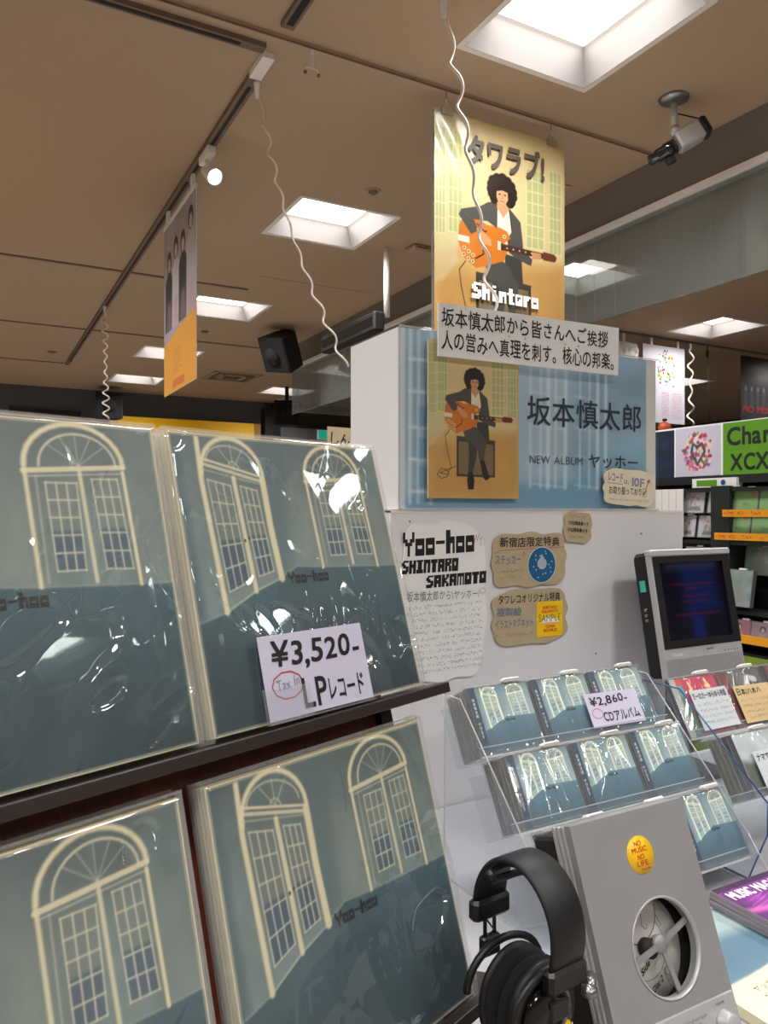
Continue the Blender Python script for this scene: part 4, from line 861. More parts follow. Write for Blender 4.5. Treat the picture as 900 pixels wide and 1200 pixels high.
# right stand
RR = [(1.31, 1.08, 1.03), (1.37, .985, .925)]
specs = [[('red and pink album disc behind a grey review card', redart(), mat('white_black_spine', (180, 176, 170), .5)), ('black and white album disc with dark red spine', bwart(), mat('dark_red_spine', (110, 28, 38), .5)), ('black and white disc at the right picture edge', bwart(), m_blackm)],
         [('misty grey-white album disc in the second row of the right stand', misty(), m_blackm), ('misty album disc at the right edge, second row', misty(), m_blackm), None]]
olive = mat('olive_case', (146, 138, 92), .5, var=.1)
for ri, O in enumerate(RR):
    F = frame(O, 0, CDL)
    for ci, sp in enumerate(specs[ri]):
        if sp is None: continue
        off = .004 + ci * .151 + (.0 if ri == 0 else .0)
        r = make_cd(sp[0], sp[1], sp[2], 20 + ri * 3 + ci, True, None, None); r.matrix_world = F @ Matrix.Translation((off, 0, 0))
        for k in range(3 if ri else 0):
            q = dup(behind, None, F @ Matrix.Translation((off + random.uniform(-.001, .001), 0, -.0125 * (k + 1))))
            q['label'] = 'clear case edge-on behind the %s' % ' '.join(sp[0].split()[:9]); q['group'] = 'cases behind the %s' % sp[0]
            if ri == 1 and ci == 0:
                for ch in q.children:
                    if ch.name.startswith('jewel_case') or ch.name.startswith('spine'): ch.data = ch.data.copy(); ch.data.materials[0] = olive
acrylic_stand('clear acrylic stand with blue-edged side holding assorted discs', 1.301, 1.85, RR, [(1.20, 1.13), (1.20, .801), (.94, .801), (.90, .90), (.90, .958), (1.10, 1.13)], CDL, True)
def review(label, M, w_, h_, m_, lines, seed):
    t = thing('review_card', label, 'card', M); MB().box((0, 0, 0), (w_, h_, .0008)).build('card', m_, t)
    mb = MB()
    for (s_, a, b, c, d_) in lines: text(mb, s_, a, b, c, d_, .0012, bold=.02, jit=.14)
    mb.build('lettering', m_ink, t); mb = MB()
    y = min(l[2] for l in lines) - .014; k = 0
    while y > .004: scribble(mb, .008, y, w_ - .008, .006, .0012, seed=seed + k, th=.0006); y -= .0125; k += 1
    mb.build('small_lettering', m_pencil, t); return t
m_gcard = mat('pale_grey_card', (196, 202, 204), .6, var=.02)
F = frame(RR[0], 0, CDL); review('grey handwritten review card leaning on the red disc', F @ Matrix.Translation((.042, .008, .008)), .115, .085, m_gcard, [('ミーのカー/ゆらゆら帝国', .004, .064, .108, .079)], 3)
review('tan handwritten review card on the dark red spined disc', F @ Matrix.Translation((.178, .006, .008)) @ Matrix.Rotation(-.02, 4, 'Z'), .12, .082, mat('tan_card', (206, 178, 130), .7), [('日本/ハ木ハ', .006, .060, .085, .076)], 5)
F = frame(RR[1], 0, CDL); review('grey handwritten review card over the misty album disc', F @ Matrix.Translation((.052, .002, .008)), .12, .082, m_gcard, [('ナマで踊ろう', .006, .060, .085, .076), ('/坂本慎太郎', .05, .042, .112, .056)], 9)

# ================================================================== LISTENING STATION
PF = frame((.603, .54, .801), 0, 20); PWD = .185
t = thing('listening_station', 'silver disc player standing upright with oval window and yellow sticker', 'player', PF)
def hole_plate(w_, h_, cx, cy, rx, ry, z0, z1, n=48):
    mb = MB(); A_ = []; O_ = []
    for k in range(n):
        a = 2 * PI * k / n; c, s_ = math.cos(a), math.sin(a); A_.append((cx + rx * c, cy + ry * s_))
        tx = ((w_ - cx) / c if c > 1e-9 else (-cx / c if c < -1e-9 else 1e9)); ty = ((h_ - cy) / s_ if s_ > 1e-9 else (-cy / s_ if s_ < -1e-9 else 1e9)); q = min(tx, ty); O_.append((cx + q * c, cy + q * s_))
    for z in (z0, z1):
        vs = [(x, y, z) for x, y in A_] + [(x, y, z) for x, y in O_]; mb.add(vs, [(k, (k + 1) % n, (k + 1) % n + n, k + n) for k in range(n)])
    # corner fills
    for z in (z0, z1):
        for C_ in ((0, 0), (w_, 0), (w_, h_), (0, h_)):
            k = max(range(n), key=lambda i: -((O_[i][0] - C_[0]) ** 2 + (O_[i][1] - C_[1]) ** 2)); near = sorted(range(n), key=lambda i: (O_[i][0] - C_[0]) ** 2 + (O_[i][1] - C_[1]) ** 2)[:2]
            mb.add([(C_[0], C_[1], z), (O_[near[0]][0], O_[near[0]][1], z), (O_[near[1]][0], O_[near[1]][1], z)], [(0, 1, 2)])
    mb.add([(x, y, z0) for x, y in A_] + [(x, y, z1) for x, y in A_], [(k, (k + 1) % n, (k + 1) % n + n, k + n) for k in range(n)], 0, True)
    mb.add([(0, 0, z0), (w_, 0, z0), (w_, h_, z0), (0, h_, z0), (0, 0, z1), (w_, 0, z1), (w_, h_, z1), (0, h_, z1)], [(0, 1, 5, 4), (1, 2, 6, 5), (2, 3, 7, 6), (3, 0, 4, 7)])
    return mb
PH = .36; WX, WY, WR = .101, .211, .0515
hole_plate(PWD, PH, WX, WY, WR, WR, -.014, 0).build('front_panel', m_silver, t)
MB().box((0, 0, -.030), (PWD, PH, -.026)).build('inner_tray', m_blackm, t)
o = MB()
for k in range(4): o.rbox((-.0035 + .0012 * k, 0, -.030 + .0068 * k), (.003, PH, -.030 + .0068 * k + .0056), .001)
o.build('side_ribs', m_silver2, t, 'ribbed silver left side'); MB().box((.003, PH - .004, -.030), (PWD, PH, -.014)).box((PWD - .004, 0, -.03), (PWD, PH, -.014)).build('side_wall', m_silver, t)
MB().rbox((.0, 0, -.075), (PWD - .004, PH - .012, -.030), .004).build('rear_housing', m_blackm, t)
T = Matrix.Translation((WX, WY, 0)); MB().lathe([(WR, -.001), (WR + .002, .0006), (WR - .0005, .0012), (WR - .0015, -.004)], 48, T=T, cap=False).build('window_rim', m_silver2, t)
disc_o = MB(); disc_o.lathe([(0, -.026), (.058, -.026), (.058, -.0245), (0, -.0245)], 48, T=Matrix.Translation((WX - .013, WY + .0, 0))); disc_o.build('disc', mat('disc_white', (206, 204, 196), .35), t)
mb = MB(); cx, cy = WX - .013, WY
line2(mb, [(cx + .034 * math.cos(a), cy + .034 * math.sin(a)) for a in np.linspace(0, 2 * PI, 30)], .0006, -.0242)
for pts in ([(cx - .03, cy + .025), (cx - .02, cy + .01), (cx - .028, cy), (cx - .035, cy - .01)], [(cx + .01, cy + .03), (cx + .03, cy + .028), (cx + .035, cy + .015)], [(cx + .022, cy - .03), (cx + .035, cy - .02), (cx + .038, cy - .034), (cx + .026, cy - .042), (cx + .022, cy - .03)], [(cx + .027, cy - .026), (cx + .033, cy - .03), (cx + .03, cy - .037), (cx + .024, cy - .033), (cx + .027, cy - .026)]): line2(mb, pts, .0008, -.0242)
scribble(mb, cx - .045, cy - .02, cx - .025, .008, -.0242, seed=6, th=.0008); scribble(mb, cx - .042, cy - .032, cx - .022, .006, -.0242, seed=7, th=.0008)
mb.build('disc_drawing', m_pencil, t)
mb = MB(); disc(mb, 0, 0, .034, .034, 0, 0, 40, T=Matrix.Translation((cx - .004, cy + .039, -.0235))); mb.build('disc_segment', mat('pinkish_grey_print', (188, 180, 178), .4), t)  # pinkish-grey segment with an arc edge over the upper disc
mb = MB(); line2(mb, [(cx - .004 + .034 * math.cos(a), cy + .039 + .034 * math.sin(a)) for a in np.linspace(PI, 2 * PI, 20)], .0012, -.0232); line2(mb, [(cx + .002, cy + .045), (cx + .006, cy + .035), (cx + .004, cy + .022), (cx + .009, cy + .017), (cx + .013, cy + .022)], .0009, -.0232); mb.build('disc_outline', m_pencil, t)
mb = MB(); text(mb, 'Side S', cx - .03, cy + .016, cx - .008, cy + .023, -.0242, rise=.01, bold=.02); text(mb, 'Side', cx - .012, cy - .028, cx + .004, cy - .021, -.0242, rise=.009, bold=.02); text(mb, 'Disc 2', cx + .0, cy - .048, cx + .018, cy - .041, -.0242, rise=.009, bold=.02); mb.build('disc_lettering', m_ink, t)
mb = MB(); hx, hy, hz = WX + .000, WY + .002, -.008
mb.lathe([(0, -.008), (.0095, -.008), (.0105, -.002), (.009, .001), (0, .001)], 24, T=Matrix.Translation((hx, hy, hz)))
for a in (18, 192, 282):
    a = math.radians(a); mb.box((0, -.0033, -.002), (WR * 1.02, .0033, .0005), T=Matrix.Translation((hx, hy, hz)) @ Matrix.Rotation(a, 4, 'Z'))
mb.build('disc_clamp', mat('clamp_grey', (150, 148, 150), .4, metal=.2), t); MB().lathe([(0, -.022), (.011, -.022), (.011, -.012), (0, -.012)], 24, T=Matrix.Translation((cx, cy + .0, 0))).build('spindle', m_blackm, t)
MB().lathe([(0, .0), (.021, 0), (.021, .0006), (0, .0007)], 40, T=Matrix.Translation((.095, .311, 0))).build('round_sticker', m_yellow, t, 'round yellow sticker with red lettering')
mb = MB()
for s_, x0, x1, y in (('NO', -.007, .004, .010), ('MUSIC.', -.013, .013, .003), ('NO', -.006, .005, -.005), ('LIFE.', -.009, .011, -.012)): text(mb, s_, .095 + x0, .311 + y, .095 + x1, .311 + y + .0058, .0011, bold=.01)
text(mb, 'TOWER RECORDS', .091, .2945, .106, .2962, .0011, bold=.02); mb.build('sticker_lettering', m_red, t)
MB().rbox((.03, .0, .0), (.182, .147, .0035), .002).build('control_panel', m_silver2, t)
MB().lathe([(0, .003), (.0135, .003), (.0135, .006), (.0115, .007), (.011, .015), (.009, .0165), (0, .0165)], 32, T=Matrix.Translation((.156, .120, 0))).build('volume_knob', m_silver2, t)
for k, (x, y) in enumerate(((.115, .122), (.100, .120), (.085, .118), (.07, .116))): MB().rbox((x - .0045, y - .014, .0035), (x + .0045, y + .008, .0065), .001).build('button', m_tray, t)
mb = MB(); text(mb, 'VOLUME', .149, .1385, .163, .141, .0038, bold=.02); scribble(mb, .06, .133, .13, .003, .0038, th=.0004, seed=3); mb.build('panel_lettering', m_pencil, t)
I = PF.inverted(); MB().tube([I @ Vector((.60, .69, 1.085)), I @ Vector((.575, .69, 1.085)), I @ Vector((.535, .67, 1.10)), I @ Vector((.49, .655, 1.108)), I @ Vector((.48, .652, 1.118))], .0042, 10).build('headphone_hook', m_black, t)
MB().tube([I @ Vector((.575, .60, 1.01)), I @ Vector((.56, .585, 1.01))], .006, 12).lathe([(0, -.006), (.008, -.004), (.008, .004), (0, .006)], 16, T=I @ Matrix.Translation((.556, .582, 1.01))).build('headphone_jack', m_steel, t)
# ---- headphones
HB = Matrix(((.088, .996, 0, .525), (-.996, .088, 0, .630), (0, 0, 1, 1.128), (0, 0, 0, 1)))
t = thing('headphones', 'black studio headphones hanging left of the silver player', 'headphones', HB)
rad = .059; arcp = []
for k in range(25):
    a = PI * k / 24; arcp.append((-rad * math.cos(a) * (1.0), 0, -rad * 1.12 + rad * 1.12 * math.sin(a)))
arcp = [(-rad * .99, 0, -.080)] + arcp + [(rad * .99, 0, -.080)]
RA = Matrix.Rotation(math.radians(11), 4, 'Y')
MB().strip(arcp, (0, .048, 0), .007, T=RA).build('headband', m_leather, t)
inner = [(x * .93, 0, (z - .002) * .96 - .003) for x, _, z in arcp[6:-6]]; MB().strip(inner, (0, .034, 0), .006, T=RA).build('headband_pad', m_fabric, t)
for sgn in (-1, 1):
    ex = sgn * rad * .985; e0 = RA @ Vector((ex, 0, -.080)); cz0 = -.143
    MB().rbox((-.008, -.027, -.02), (.008, .027, .004), .004, T=Matrix.Translation(e0)).build('band_end', m_black, t)
    mb = MB(); bk = Vector((e0.x * .9, -.006, (e0.z - .036) if sgn < 0 else e0.z - .03))
    for y in (-.007, .007): mb.tube([e0 + Vector((0, y, -.015)), e0.lerp(bk, .6) + Vector((0, y, 0)), bk + Vector((0, y, -.004))], .0022, 8)
    mb.tube([e0 + Vector((0, -.004, -.016)), e0 + Vector((sgn * .006, 0, -.026)), bk + Vector((0, .006, .004)), bk], .0011, 6); mb.build('slider', m_black if sgn < 0 else m_steel, t)
    MB().rbox((-.005, -.013, -.022), (.005, .013, 0), .002, T=Matrix.Translation(bk)).build('slider_block', m_black, t)
    cx_ = 0; cz = cz0; R_ = .053; mb = MB(); pts = []
    for k in range(17): a = PI * k / 16; pts.append((sgn * .034, -.012 + R_ * math.cos(a), cz + R_ * .2 + R_ * .8 * math.sin(a)))
    mb.tube(pts, .0042, 8); mb.build('yoke', m_black, t)
    TC = Matrix.Translation((0, -.012, cz)) @ (Matrix.Rotation(PI / 2 * sgn, 4, 'Y')) @ Matrix.Diagonal((1, 1, .74, 1))
    cu = MB().lathe([(.02, .002), (.036, .001), (.045, .005), (.048, .013), (.045, .02), (.04, .022)], 40, T=TC, sx=1.12).build('ear_cushion', m_fabric, t)
    MB().lathe([(.040, .021), (.047, .023), (.047, .031), (.043, .036), (.036, .037)], 40, T=TC, sx=1.12).build('cup_ring', m_leather, t)
    MB().lathe([(.036, .036), (.034, .043), (.027, .050), (.016, .054), (0, .055)], 40, T=TC, sx=1.05).build('cup_dome', m_glossb, t)
    if sgn > 0:
        T = Matrix(((0, 0, 1, .037), (1, 0, 0, -.012), (0, 1, 0, cz - .008), (0, 0, 0, 1))) @ Matrix.Rotation(-.35, 4, 'X')
        mb = MB(); n = 24; mb.poly([(.022 * math.copysign(abs(math.cos(2 * PI * k / n)) ** .6, math.cos(2 * PI * k / n)), .0065 * math.copysign(abs(math.sin(2 * PI * k / n)) ** .8, math.sin(2 * PI * k / n))) for k in range(n)], 0, .004, T=T); mb.build('badge', m_yellow, t, 'yellow oval badge with red lettering')
        mb = MB(); text(mb, 'TOWER RECORDS', -.014, -.003, .014, .003, .0045, bold=.03); mb.v = [tuple(T @ Vector(v)) for v in mb.v]; mb.build('badge_lettering', m_red, t)
pts = [(.03, 0, -.235), (.02, -.01, -.27), (-.01, -.02, -.315), (-.06, -.01, -.328), (-.1, .02, -.328)]
MB().tube(pts, .0028, 8).build('cable', m_blackm, t)

# ================================================================== MONITOR
MF = frame((1.5385, 1.338, 1.0788), 0, 10.4) @ Matrix.Scale(1.17, 4); MW, MH = .256, .28
t = thing('portable_monitor', 'silver and black portable screen tilted back beside the white plinth', 'monitor', MF)
MB().poly([(0, 0), (0, MH - .01), (.0, MH - .01)], 0, .0)
MB().rbox((-.003, .0, -.05), (MW + .003, MH - .004, -.008), .008).build('rear_housing', m_blackm, t)
MB().box((0, 0, -.008), (MW, .062, .002)).build('lower_fascia', m_silver2, t, 'silver ribbed lower fascia')
mb = MB()
for k in range(9): mb.box((.004, .004 + k * .0042, .002), (MW - .004, .0055 + k * .0042, .0032))
mb.build('fascia_rib', m_silver, t)
MB().rbox((-.004, MH - .015, -.012), (MW + .004, MH, .008), .003).build('top_rail', m_silver2, t); MB().box((-.004, 0, -.009), (0.0015, MH - .014, .004)).build('side_trim', m_silver2, t)
bz = [(.0015, .062), (MW, .062), (MW, MH - .015), (.0015, MH - .015)]; iz = [(.024, .078), (MW - .024, .078), (MW - .024, MH - .03), (.024, MH - .03)]
MB().add([(x, y, .003) for x, y in bz] + [(x, y, .003) for x, y in iz] + [(x, y, -.003) for x, y in iz], [(k, (k + 1) % 4, (k + 1) % 4 + 4, k + 4) for k in range(4)] + [(k + 4, (k + 1) % 4 + 4, (k + 1) % 4 + 8, k + 8) for k in range(4)]).build('bezel', m_black, t)
sc = bpy.data.materials.new('screen_picture'); sc.use_nodes = True; nt = sc.node_tree; b = nt.nodes['Principled BSDF']; b.inputs['Base Color'].default_value = (.002, .002, .006, 1); b.inputs['Roughness'].default_value = .15
vc = nt.nodes.new('ShaderNodeVertexColor'); vc.layer_name = 'ink'; nt.links.new(vc.outputs[0], b.inputs['Emission Color']); b.inputs['Emission Strength'].default_value = .8
A = Art(90, .84, (6, 6, 18)); A.poly([(.35, .2), (.9, .3), (.85, .84), (.3, .84)], (14, 30, 84), .8, 18); A.poly([(.4, 0), (.62, 0), (.58, .25), (.44, .25)], (16, 26, 92), .9, 8); A.poly([(.1, .76), (.9, .76), (.9, .84), (.1, .84)], (60, 64, 70), .5, 6)
for y, x0, x1 in ((.6, .15, .85), (.55, .38, .58), (.47, .3, .72), (.41, .32, .7), (.27, .16, .88)):
    x = x0
    while x < x1: A.line((x, y + .01 * math.sin(x * 60)), (min(x + .03, x1), y + .008 * math.cos(x * 70)), .014, (110, 20, 36), .75, 1.5); x += .045
s_ = print_mesh('screen', A, MW - .048, MH - .108, -.0025, t, .024, .078, sc)
mb = MB(); text(mb, 'Victor', .024, .045, .058, .053, .0028, bold=.01); mb.build('maker_lettering', m_whiteink, t); mb = MB(); text(mb, 'KENWOOD', .135, .052, .158, .0555, .0028, bold=.02)
for k in range(5): disc(mb, .195 + k * .011, .046, .0016, .0016, .0028, 0, 10)
mb.build('fascia_mark', m_ink, t)
for k, z in enumerate((.15, .138, .127)): MB().lathe([(0, 0), (.0038, 0), (.0038, .003), (.002, .0032), (0, .001)], 14, T=Matrix.Translation((-.003, z, -.028)) @ Matrix.Rotation(-PI / 2, 4, 'Y')).build('socket', m_steel, t)
MB().box((-.0038, .19, -.036), (-.0028, .215, -.02)).build('teal_sticker', m_teal, t, 'small teal sticker')
I = MF.inverted(); MB().box((-.02, -.02, 0), (.02, .02, .36), T=I @ Matrix.Translation((1.68, 1.43, .801))).box((-.1, -.1, 0), (.1, .06, .012), T=I @ Matrix.Translation((1.68, 1.43, .801))).box((-.02, -.06, .34), (.02, .02, .38), T=I @ Matrix.Translation((1.68, 1.43, .801))).build('support_post', m_blackm, t)

# ================================================================== MAGAZINES
A = Art(170, 1.38, (96, 30, 110)); A.c = np.array((110, 36, 120.)) * (0.6 + .8 * fbm(170, A.ny, 4, 33))[..., None]
rr = random.Random(4)
for k in range(50):
    x, y = rr.uniform(0, 1), rr.uniform(.6, 1.38); A.line((x, y), (x + .3 * rr.uniform(.4, 1), y - .1 + .16), .006, rr.choice([(220, 90, 190), (150, 60, 200), (90, 50, 160), (240, 140, 210)]), .7, 2)
A.poly([(0, 1.0), (.55, .92), (.5, .86), (0, .92)], (244, 120, 190), .7, 10)
A.poly([(0, 1.3), (1, 1.3), (1, 1.38), (0, 1.38)], (40, 16, 44), .8, 3)
A.poly([(.55, .4), (1, .3), (1, .9), (.8, 1.02), (.62, .9), (.66, .7)], (200, 60, 80), .9, 4); A.ell(.72, 1.04, .1, .1, (220, 90, 90), 1, 2); A.ell(.7, 1.1, .12, .08, (30, 14, 24), 1, 2); A.poly([(.48, .78), (.62, .86), (.64, 1.0), (.52, .9)], (200, 180, 220), .8, 4)
def magazine_at(M, lb, first=None):
    if first is not None: return dup(first, None, M, lb)
    t = thing('magazine', lb, 'magazine', M, 'purple music magazines stacked on the table')
    MB().box((0, 0, 0), (.182, .252, .0058)).build('pages', m_paper, t); print_mesh('cover_print', A, .182, .252, .0062, t)
    MB().box((-.0006, 0, 0), (.0002, .252, .0064)).build('spine', mat('pale_spine', (150, 140, 146), .5), t)
    mb = MB(); text(mb, 'MUSIC MAGAZINE', .010, .208, .176, .232, .0068, bold=.05); vt(mb, '坂本', .09, .08, .12, .15, .0068); text(mb, '特集', .068, .135, .085, .145, .0068, bold=.03); mb.build('title_lettering', m_whiteink, t)
    return t
mg = None
for k in range(4):
    M = upframe((1.122 + .0015 * (k % 2), .634 - .0 * k, .8168 + .0068 * k + .0005), random.uniform(-.8, .8))
    lb = 'purple music magazine on top of its stack beside the player' if k == 3 else 'music magazine lower in the purple stack, only its edge in view'
    if mg is None: mg = magazine_at(M, lb)
    else: magazine_at(M, lb, mg)
# flyers: teal picture above a cream text half
A = Art(130, .76, (120, 152, 164)); A.c = np.array((92, 124, 142.)) * (0.85 + .3 * fbm(130, A.ny, 3, 55))[..., None]; A.poly([(0, .62), (1, .58), (1, .76), (0, .76)], (176, 190, 184), .8, 8)
pts = [(0, 0), (1, 0), (1, .56)] + [(1 - k / 12, .56 - .17 * math.sin(k / 12 * PI / 2)) for k in range(1, 13)]
FA = A; FA.poly(pts, (236, 224, 186), 1, 1.5)
fl = None
for k in range(6):
    M = upframe((.935, .56 + .0 * k, .801 + .0025 * k), 0)
    if fl is None:
        t = fl = thing('flyer', 'teal and cream printed flyer lying on the table beside the player, in one stack', 'flyer', M, 'teal flyers stacked on the table')
        MB().box((0, 0, 0), (.42, .32, .0021)).build('paper', m_cream, t)
    else: t = dup(fl, None, M)
    if k == 5:
        t['label'] = 'topmost teal and cream flyer below the magazines'
        print_mesh('flyer_print', FA, .42, .32, .0023, t)
        mb = MB(); text(mb, 'ヤッホー/坂本慎太郎', .05, .135, .18, .148, .0027); text(mb, '2026.01.23', .05, .115, .14, .126, .0027)
        for q in range(5): scribble(mb, .05, .10 - q * .010, .25, .0045, .0027, seed=200 + q, th=.0005)
        mb.build('lettering', m_pencil, t)

# ================================================================== FAR DISC RACK (faces the aisle)
def faceX(y, z, X=3.6): return Matrix(((0, 0, -1, X), (-1, 0, 0, y), (0, 1, 0, z), (0, 0, 0, 1)))
t = thing('wall_rack', 'tall black disc rack at the right behind the monitor', 'rack', upframe((3.6, 1.6, 0)))
MB().box((.12, 0, 0), (.16, 2.6, 1.98)).build('back_panel', m_blackm, t)
for z in (1.63, 1.345, .985, .76, .4): MB().box((-.06, 0, z - .02), (.12, 2.6, z)).build('shelf', m_blackm, t)
for y in (0.3, 1.06, 2.2): MB().box((-.07, y, 0), (.12, y + .115, 1.64)).build('upright', mat('black_green_upright', (34, 40, 38), .5), t)
MB().box((-.02, .0, 1.655), (.12, 2.6, 1.70)).build('header_rail', m_blackm, t)
t = thing('header_sign', 'long rack header with lilac flower picture and green lettered part', 'sign', faceX(3.6, 1.70, 3.585))
MB().box((0, 0, -.02), (1.6, .285, 0)).build('board', m_paper, t)
MB().box((0, 0, 0), (.535, .275, .001)).build('dark_picture', mat('dark_blue_print', (30, 40, 62), .5, var=.6, vscale=9), t, 'dark blue picture')
A = Art(110, .85, (198, 192, 208))
for k in range(170):
    a = rr.uniform(0, 2 * PI); q = math.sqrt(rr.random()) * .33; A.ell(.5 + q * math.cos(a), .42 + q * math.sin(a), rr.uniform(.02, .045), rr.uniform(.02, .045), rr.choice([(196, 60, 90), (222, 130, 160), (236, 190, 200), (150, 40, 60), (90, 110, 90), (230, 210, 150), (120, 70, 130), (228, 220, 224)]), .9, 2)
A.path([(.5, .2), (.36, .42), (.4, .56), (.5, .5), (.6, .56), (.66, .42), (.5, .2)], .045, (50, 72, 72), .9, 2)
print_mesh('flower_print', A, .30, .275, .001, t, .545, .002)
MB().box((.86, 0, 0), (1.6, .28, .0012)).build('green_panel', m_headgreen, t)
mb = MB(); text(mb, 'Charli', .885, .155, 1.20, .255, .0018, bold=.03); text(mb, 'XCX', .905, .02, 1.13, .112, .0018, bold=.03); mb.build('black_lettering', mat('dark_green_black', (30, 38, 28), .5, var=0), t)
def far_cd(label, y, z, w_, h_, art, group, tagc=False, base=None, X=3.55):
    M = faceX(y, z, X) @ Matrix.Rotation(math.radians(-10), 4, 'X')
    if base is not None: t = dup(base, None, M, label)
    else:
        t = thing('compact_disc', label, 'compact disc', M, group)
        MB().box((0, 0, -.03), (w_, h_, 0)).build('jewel_case', m_tray, t)
        if art is not None: print_mesh('cover_print', art, w_ - .006, h_ - .006, .0006, t, .003, .003)
        MB().box((-.002, -.002, .001), (w_ + .002, h_ + .002, .003)).build('clear_cover', m_case, t)
        MB().box((w_ * .55, h_, -.01), (w_ * .55 + .04, h_ + .01, .004)).build('white_tab', m_tab, t)
    return t
ga = Art(40, .9, (106, 172, 44)); ga.ell(.8, .72, .12, .11, (200, 60, 60)); ga.path([(.4, .3), (.5, .25), (.6, .3), (.7, .24)], .03, (40, 80, 30)); ga.line((.42, .32), (.5, .34), .03, (40, 80, 30))
fa = Art(40, .9, (198, 196, 204))
for k in range(26): fa.ell(rr.uniform(.25, .75), rr.uniform(.3, .72), .05, .05, rr.choice([(180, 80, 90), (220, 170, 180), (150, 120, 110), (210, 200, 190)]), .9, 2)
fa.poly([(.2, .08), (.85, .08), (.8, .26), (.25, .26)], (70, 90, 66), .9, 3)
b = None
for nm, y, z in (('upper left', 2.975, 1.495), ('upper right', 2.815, 1.495), ('lower left', 3.035, 1.36), ('lower right', 2.88, 1.36)):
    b = far_cd('pale floral album disc, %s of four left of the dark upright' % nm, y, z, .138, .122, fa, 'pale floral discs on the far rack', base=b)
for y in (2.97, 2.82): far_cd('pale floral disc half hidden below the shelf behind the monitor', y, 1.185, .138, .122, fa, 'floral discs on the shelf behind the monitor', base=b)['group'] = 'floral discs on the shelf behind the monitor'
b2 = None; tg = None
for nm, y, z in (('upper row nearest the dark upright', 2.655, 1.50), ('upper row cut by the picture edge', 2.505, 1.50), ('lower row nearest the dark upright', 2.70, 1.375), ('lower row cut by the picture edge', 2.55, 1.375)):
    b2 = far_cd('lime green disc on the far rack, %s' % nm, y, z, .142, .124, ga, 'lime green discs on the far rack', base=b2)
for nm, y, z in (('upper', 2.69, 1.475), ('lower', 2.74, 1.352)):
    t = thing('price_strip', 'orange price strip under the %s green discs' % nm, 'price strip', faceX(y, z, 3.515)); MB().box((0, 0, 0), (.42, .038, .002)).build('strip', m_oran, t); mb = MB()
    for k in range(5): scribble(mb, .01 + k * .08, .01, .06 + k * .08, .016, .0026, seed=300 + k, th=.003)
    mb.build('red_marks', m_red, t)
ta = Art(40, 1.0, (96, 132, 122)); ta.c *= (0.7 + .6 * fbm(40, 40, 4, 14))[..., None]; ta.poly([(.2, 0), (.8, 0), (.7, .8), (.3, .8)], (120, 100, 80), .5, 8)
far_cd('dark teal picture box disc behind the front teal one', 2.64, 1.17, .17, .15, ta, 'teal boxed discs', X=3.62)
far_cd('teal boxed disc standing right of the monitor top', 2.70, 1.01, .18, .19, ta, 'teal boxed discs', X=3.50)
pa = Art(40, 1.0, (196, 96, 130)); pa.ell(.4, .7, .16, .16, (60, 34, 34)); pa.ell(.42, .66, .1, .12, (226, 180, 160)); pa.poly([(.2, 0), (.7, 0), (.6, .5), (.3, .5)], (214, 160, 150), .9, 3)
far_cd('pink portrait disc right of the monitor', 2.67, .815, .11, .12, pa, 'portrait discs low on the far rack', X=3.55)
pb = Art(40, 1.0, (166, 130, 150)); pb.ell(.55, .7, .16, .14, (40, 28, 30)); pb.ell(.55, .66, .09, .1, (220, 180, 160)); pb.poly([(.35, 0), (.75, 0), (.7, .5), (.4, .5)], (200, 150, 140), .9, 3)
far_cd('mauve portrait disc at the right picture edge', 2.555, .815, .12, .12, pb, 'portrait discs low on the far rack', X=3.55)
t = thing('price_strip', 'orange price strip at the right edge under the portrait discs', 'price strip', faceX(2.60, .82, 3.515)); MB().box((0, 0, 0), (.2, .045, .002)).build('strip', m_oran, t)
t = thing('magazine_row', 'green and white boxed title strip under the lilac header', 'box', faceX(2.92, 1.635, 3.56)); MB().box((0, 0, -.05), (.28, .05, 0)).build('box', m_paper, t); MB().box((.03, .008, 0), (.16, .04, .001)).build('green_band', m_headgreen, t); mb = MB(); disc(mb, .2, .025, .015, .015, .001); mb.build('blue_dot', m_blueoval, t)
t = thing('white_blind', 'white ribbed sheet behind the blue panel under the header', 'blind', faceX(3.75, 1.36, 3.53))
for k in range(16): MB().box((0.0 + k * .05, 0, 0), (.047 + k * .05, .27, .006)).build('slat', m_lampwhite, t)
t = thing('green_box', 'olive green box low behind the monitor', 'box', upframe((3.3, 2.2, .0))); MB().box((0, 0, 0), (.2, .5, .74)).build('body', mat('olive_green', (96, 120, 30), .6), t); MB().box((-.005, -.005, .74), (.205, .505, .76)).build('lid', mat('olive_green', (96, 120, 30), .6), t)
# hanging things beyond the glass
t = thing('far_rail', 'pale rail along the far ceiling carrying small posters', 'rail', upframe((3.7, 3.98, CZ - .012))); MB().box((0, -.012, 0), (2.9, .012, .012)).build('rail', m_beam, t)
t = thing('hanging_poster', 'white hanging poster with a cluster of coloured dots', 'poster', frame((4.30, 3.96, 2.16)))
MB().box((0, 0, 0), (.44, .57, .003)).build('sheet', mat('lilac_white_sheet', (172, 166, 174), .6, var=.01), t); mb = MB(); cs = [m_yellow, m_oran, m_red, m_blueoval, m_navy, m_headgreen]
for k in range(60):
    x, y = rr.uniform(.14, .32), rr.uniform(.27, .53); s_ = rr.uniform(.008, .018); mb.add([(x, y, .0036), (x + s_, y, .0036), (x + s_, y + s_, .0036), (x, y + s_, .0036)], [(0, 1, 2, 3)], rr.randrange(6))
mb.build('coloured_dots', cs, t); mb = MB()
for q in range(14): scribble(mb, .19, .22 - q * .014, .27, .006, .0036, seed=400 + q, th=.0015); scribble(mb, .30, .22 - q * .014, .41, .006, .0036, seed=420 + q, th=.0015)
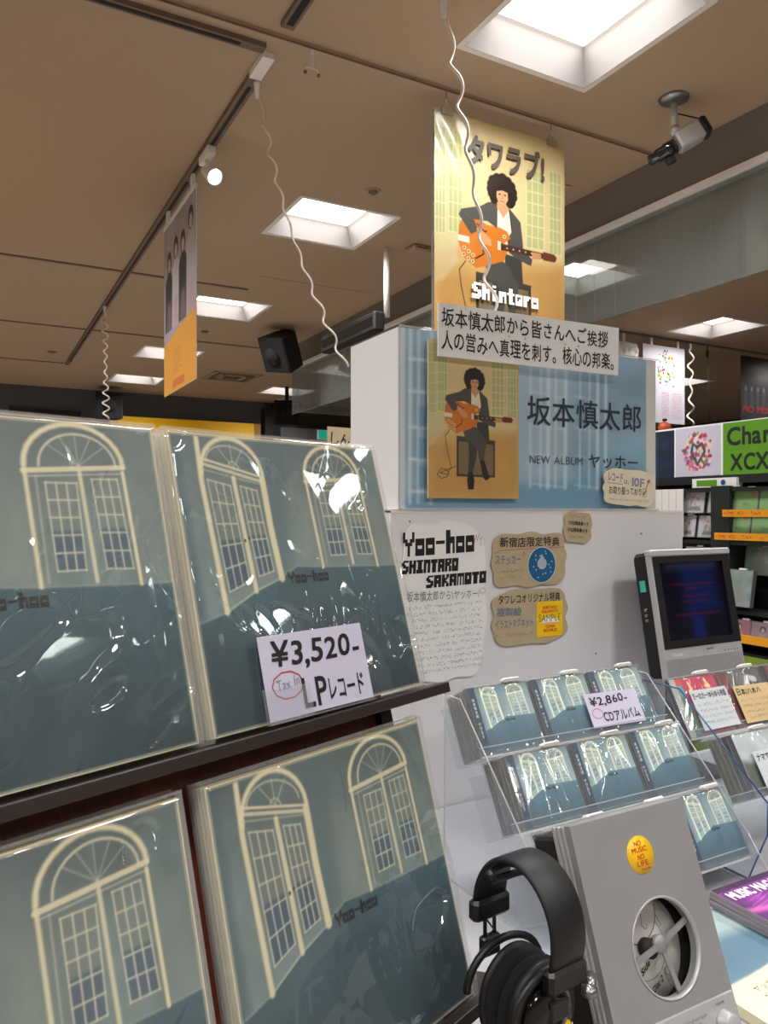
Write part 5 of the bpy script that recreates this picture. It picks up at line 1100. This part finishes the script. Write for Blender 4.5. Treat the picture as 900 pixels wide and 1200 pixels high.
mb.build('small_lettering', m_redink, t)
for x in (.08, .36): MB().box((x, .57, -.004), (x + .02, .62, .004)).build('hanging_clip', m_lampwhite, t)
t = thing('hanging_poster', 'crumpled white poster partly hidden behind the handwritten sign', 'poster', frame((3.95, 3.96, 2.4)))
sheet_mesh('sheet', (fbm(40, 40, 5, 66) - .5) * .05, .3, .32, m_paper, t); MB().box((.15, .32, -.004), (.17, .38, .004)).build('hanging_clip', m_lampwhite, t)
t = thing('hanging_poster', 'black and grey hanging poster with red letters at the right edge', 'poster', frame((5.39, 3.96, 2.2)))
A = Art(90, 1.1, (34, 32, 34)); A.c *= (0.4 + 1.4 * fbm(90, A.ny, 3, 90))[..., None]; A.ell(.5, .85, .3, .16, (190, 190, 192), .7, 16)
for k in range(6): A.ell(.12 + k * .15, .58, .03, .045, (150, 146, 146), .9, 2); A.poly([(.07 + k * .15, .25), (.17 + k * .15, .25), (.16 + k * .15, .53), (.08 + k * .15, .53)], (84, 80, 82), .8, 3)
MB().box((0, 0, 0), (.5, .55, .003)).build('sheet', m_blackm, t); print_mesh('poster_print', A, .5, .55, .0035, t); mb = MB(); text(mb, 'NO MUSIC', .03, .10, .45, .155, .004, bold=.01); mb.build('red_lettering', m_red, t)
t = thing('hanging_wire', 'thin black wire hanging right of the far coiled cord', 'wire', upframe((5.0, 3.96, 2.1))); MB().tube([(0, 0, .68), (.01, 0, .4), (.03, 0, 0)], .004, 6).build('wire', m_blackm, t); MB().lathe([(0, -.03), (.012, -.02), (.012, .02), (0, .03)], 10, T=Matrix.Translation((0, 0, .62))).build('plug', m_blackm, t)
t = thing('orange_figure', 'small red-orange shape behind the white dotted poster', 'ornament', upframe((3.74, 3.27, 1.98))); MB().lathe([(0, 0), (.035, .005), (.04, .04), (.03, .065), (0, .08)], 16).build('body', mat('red_orange', (190, 84, 40), .5), t); MB().lathe([(0, .075), (.015, .08), (.015, .09), (0, .095)], 12).build('cap', m_blackm, t)
bpy.context.view_layer.update()
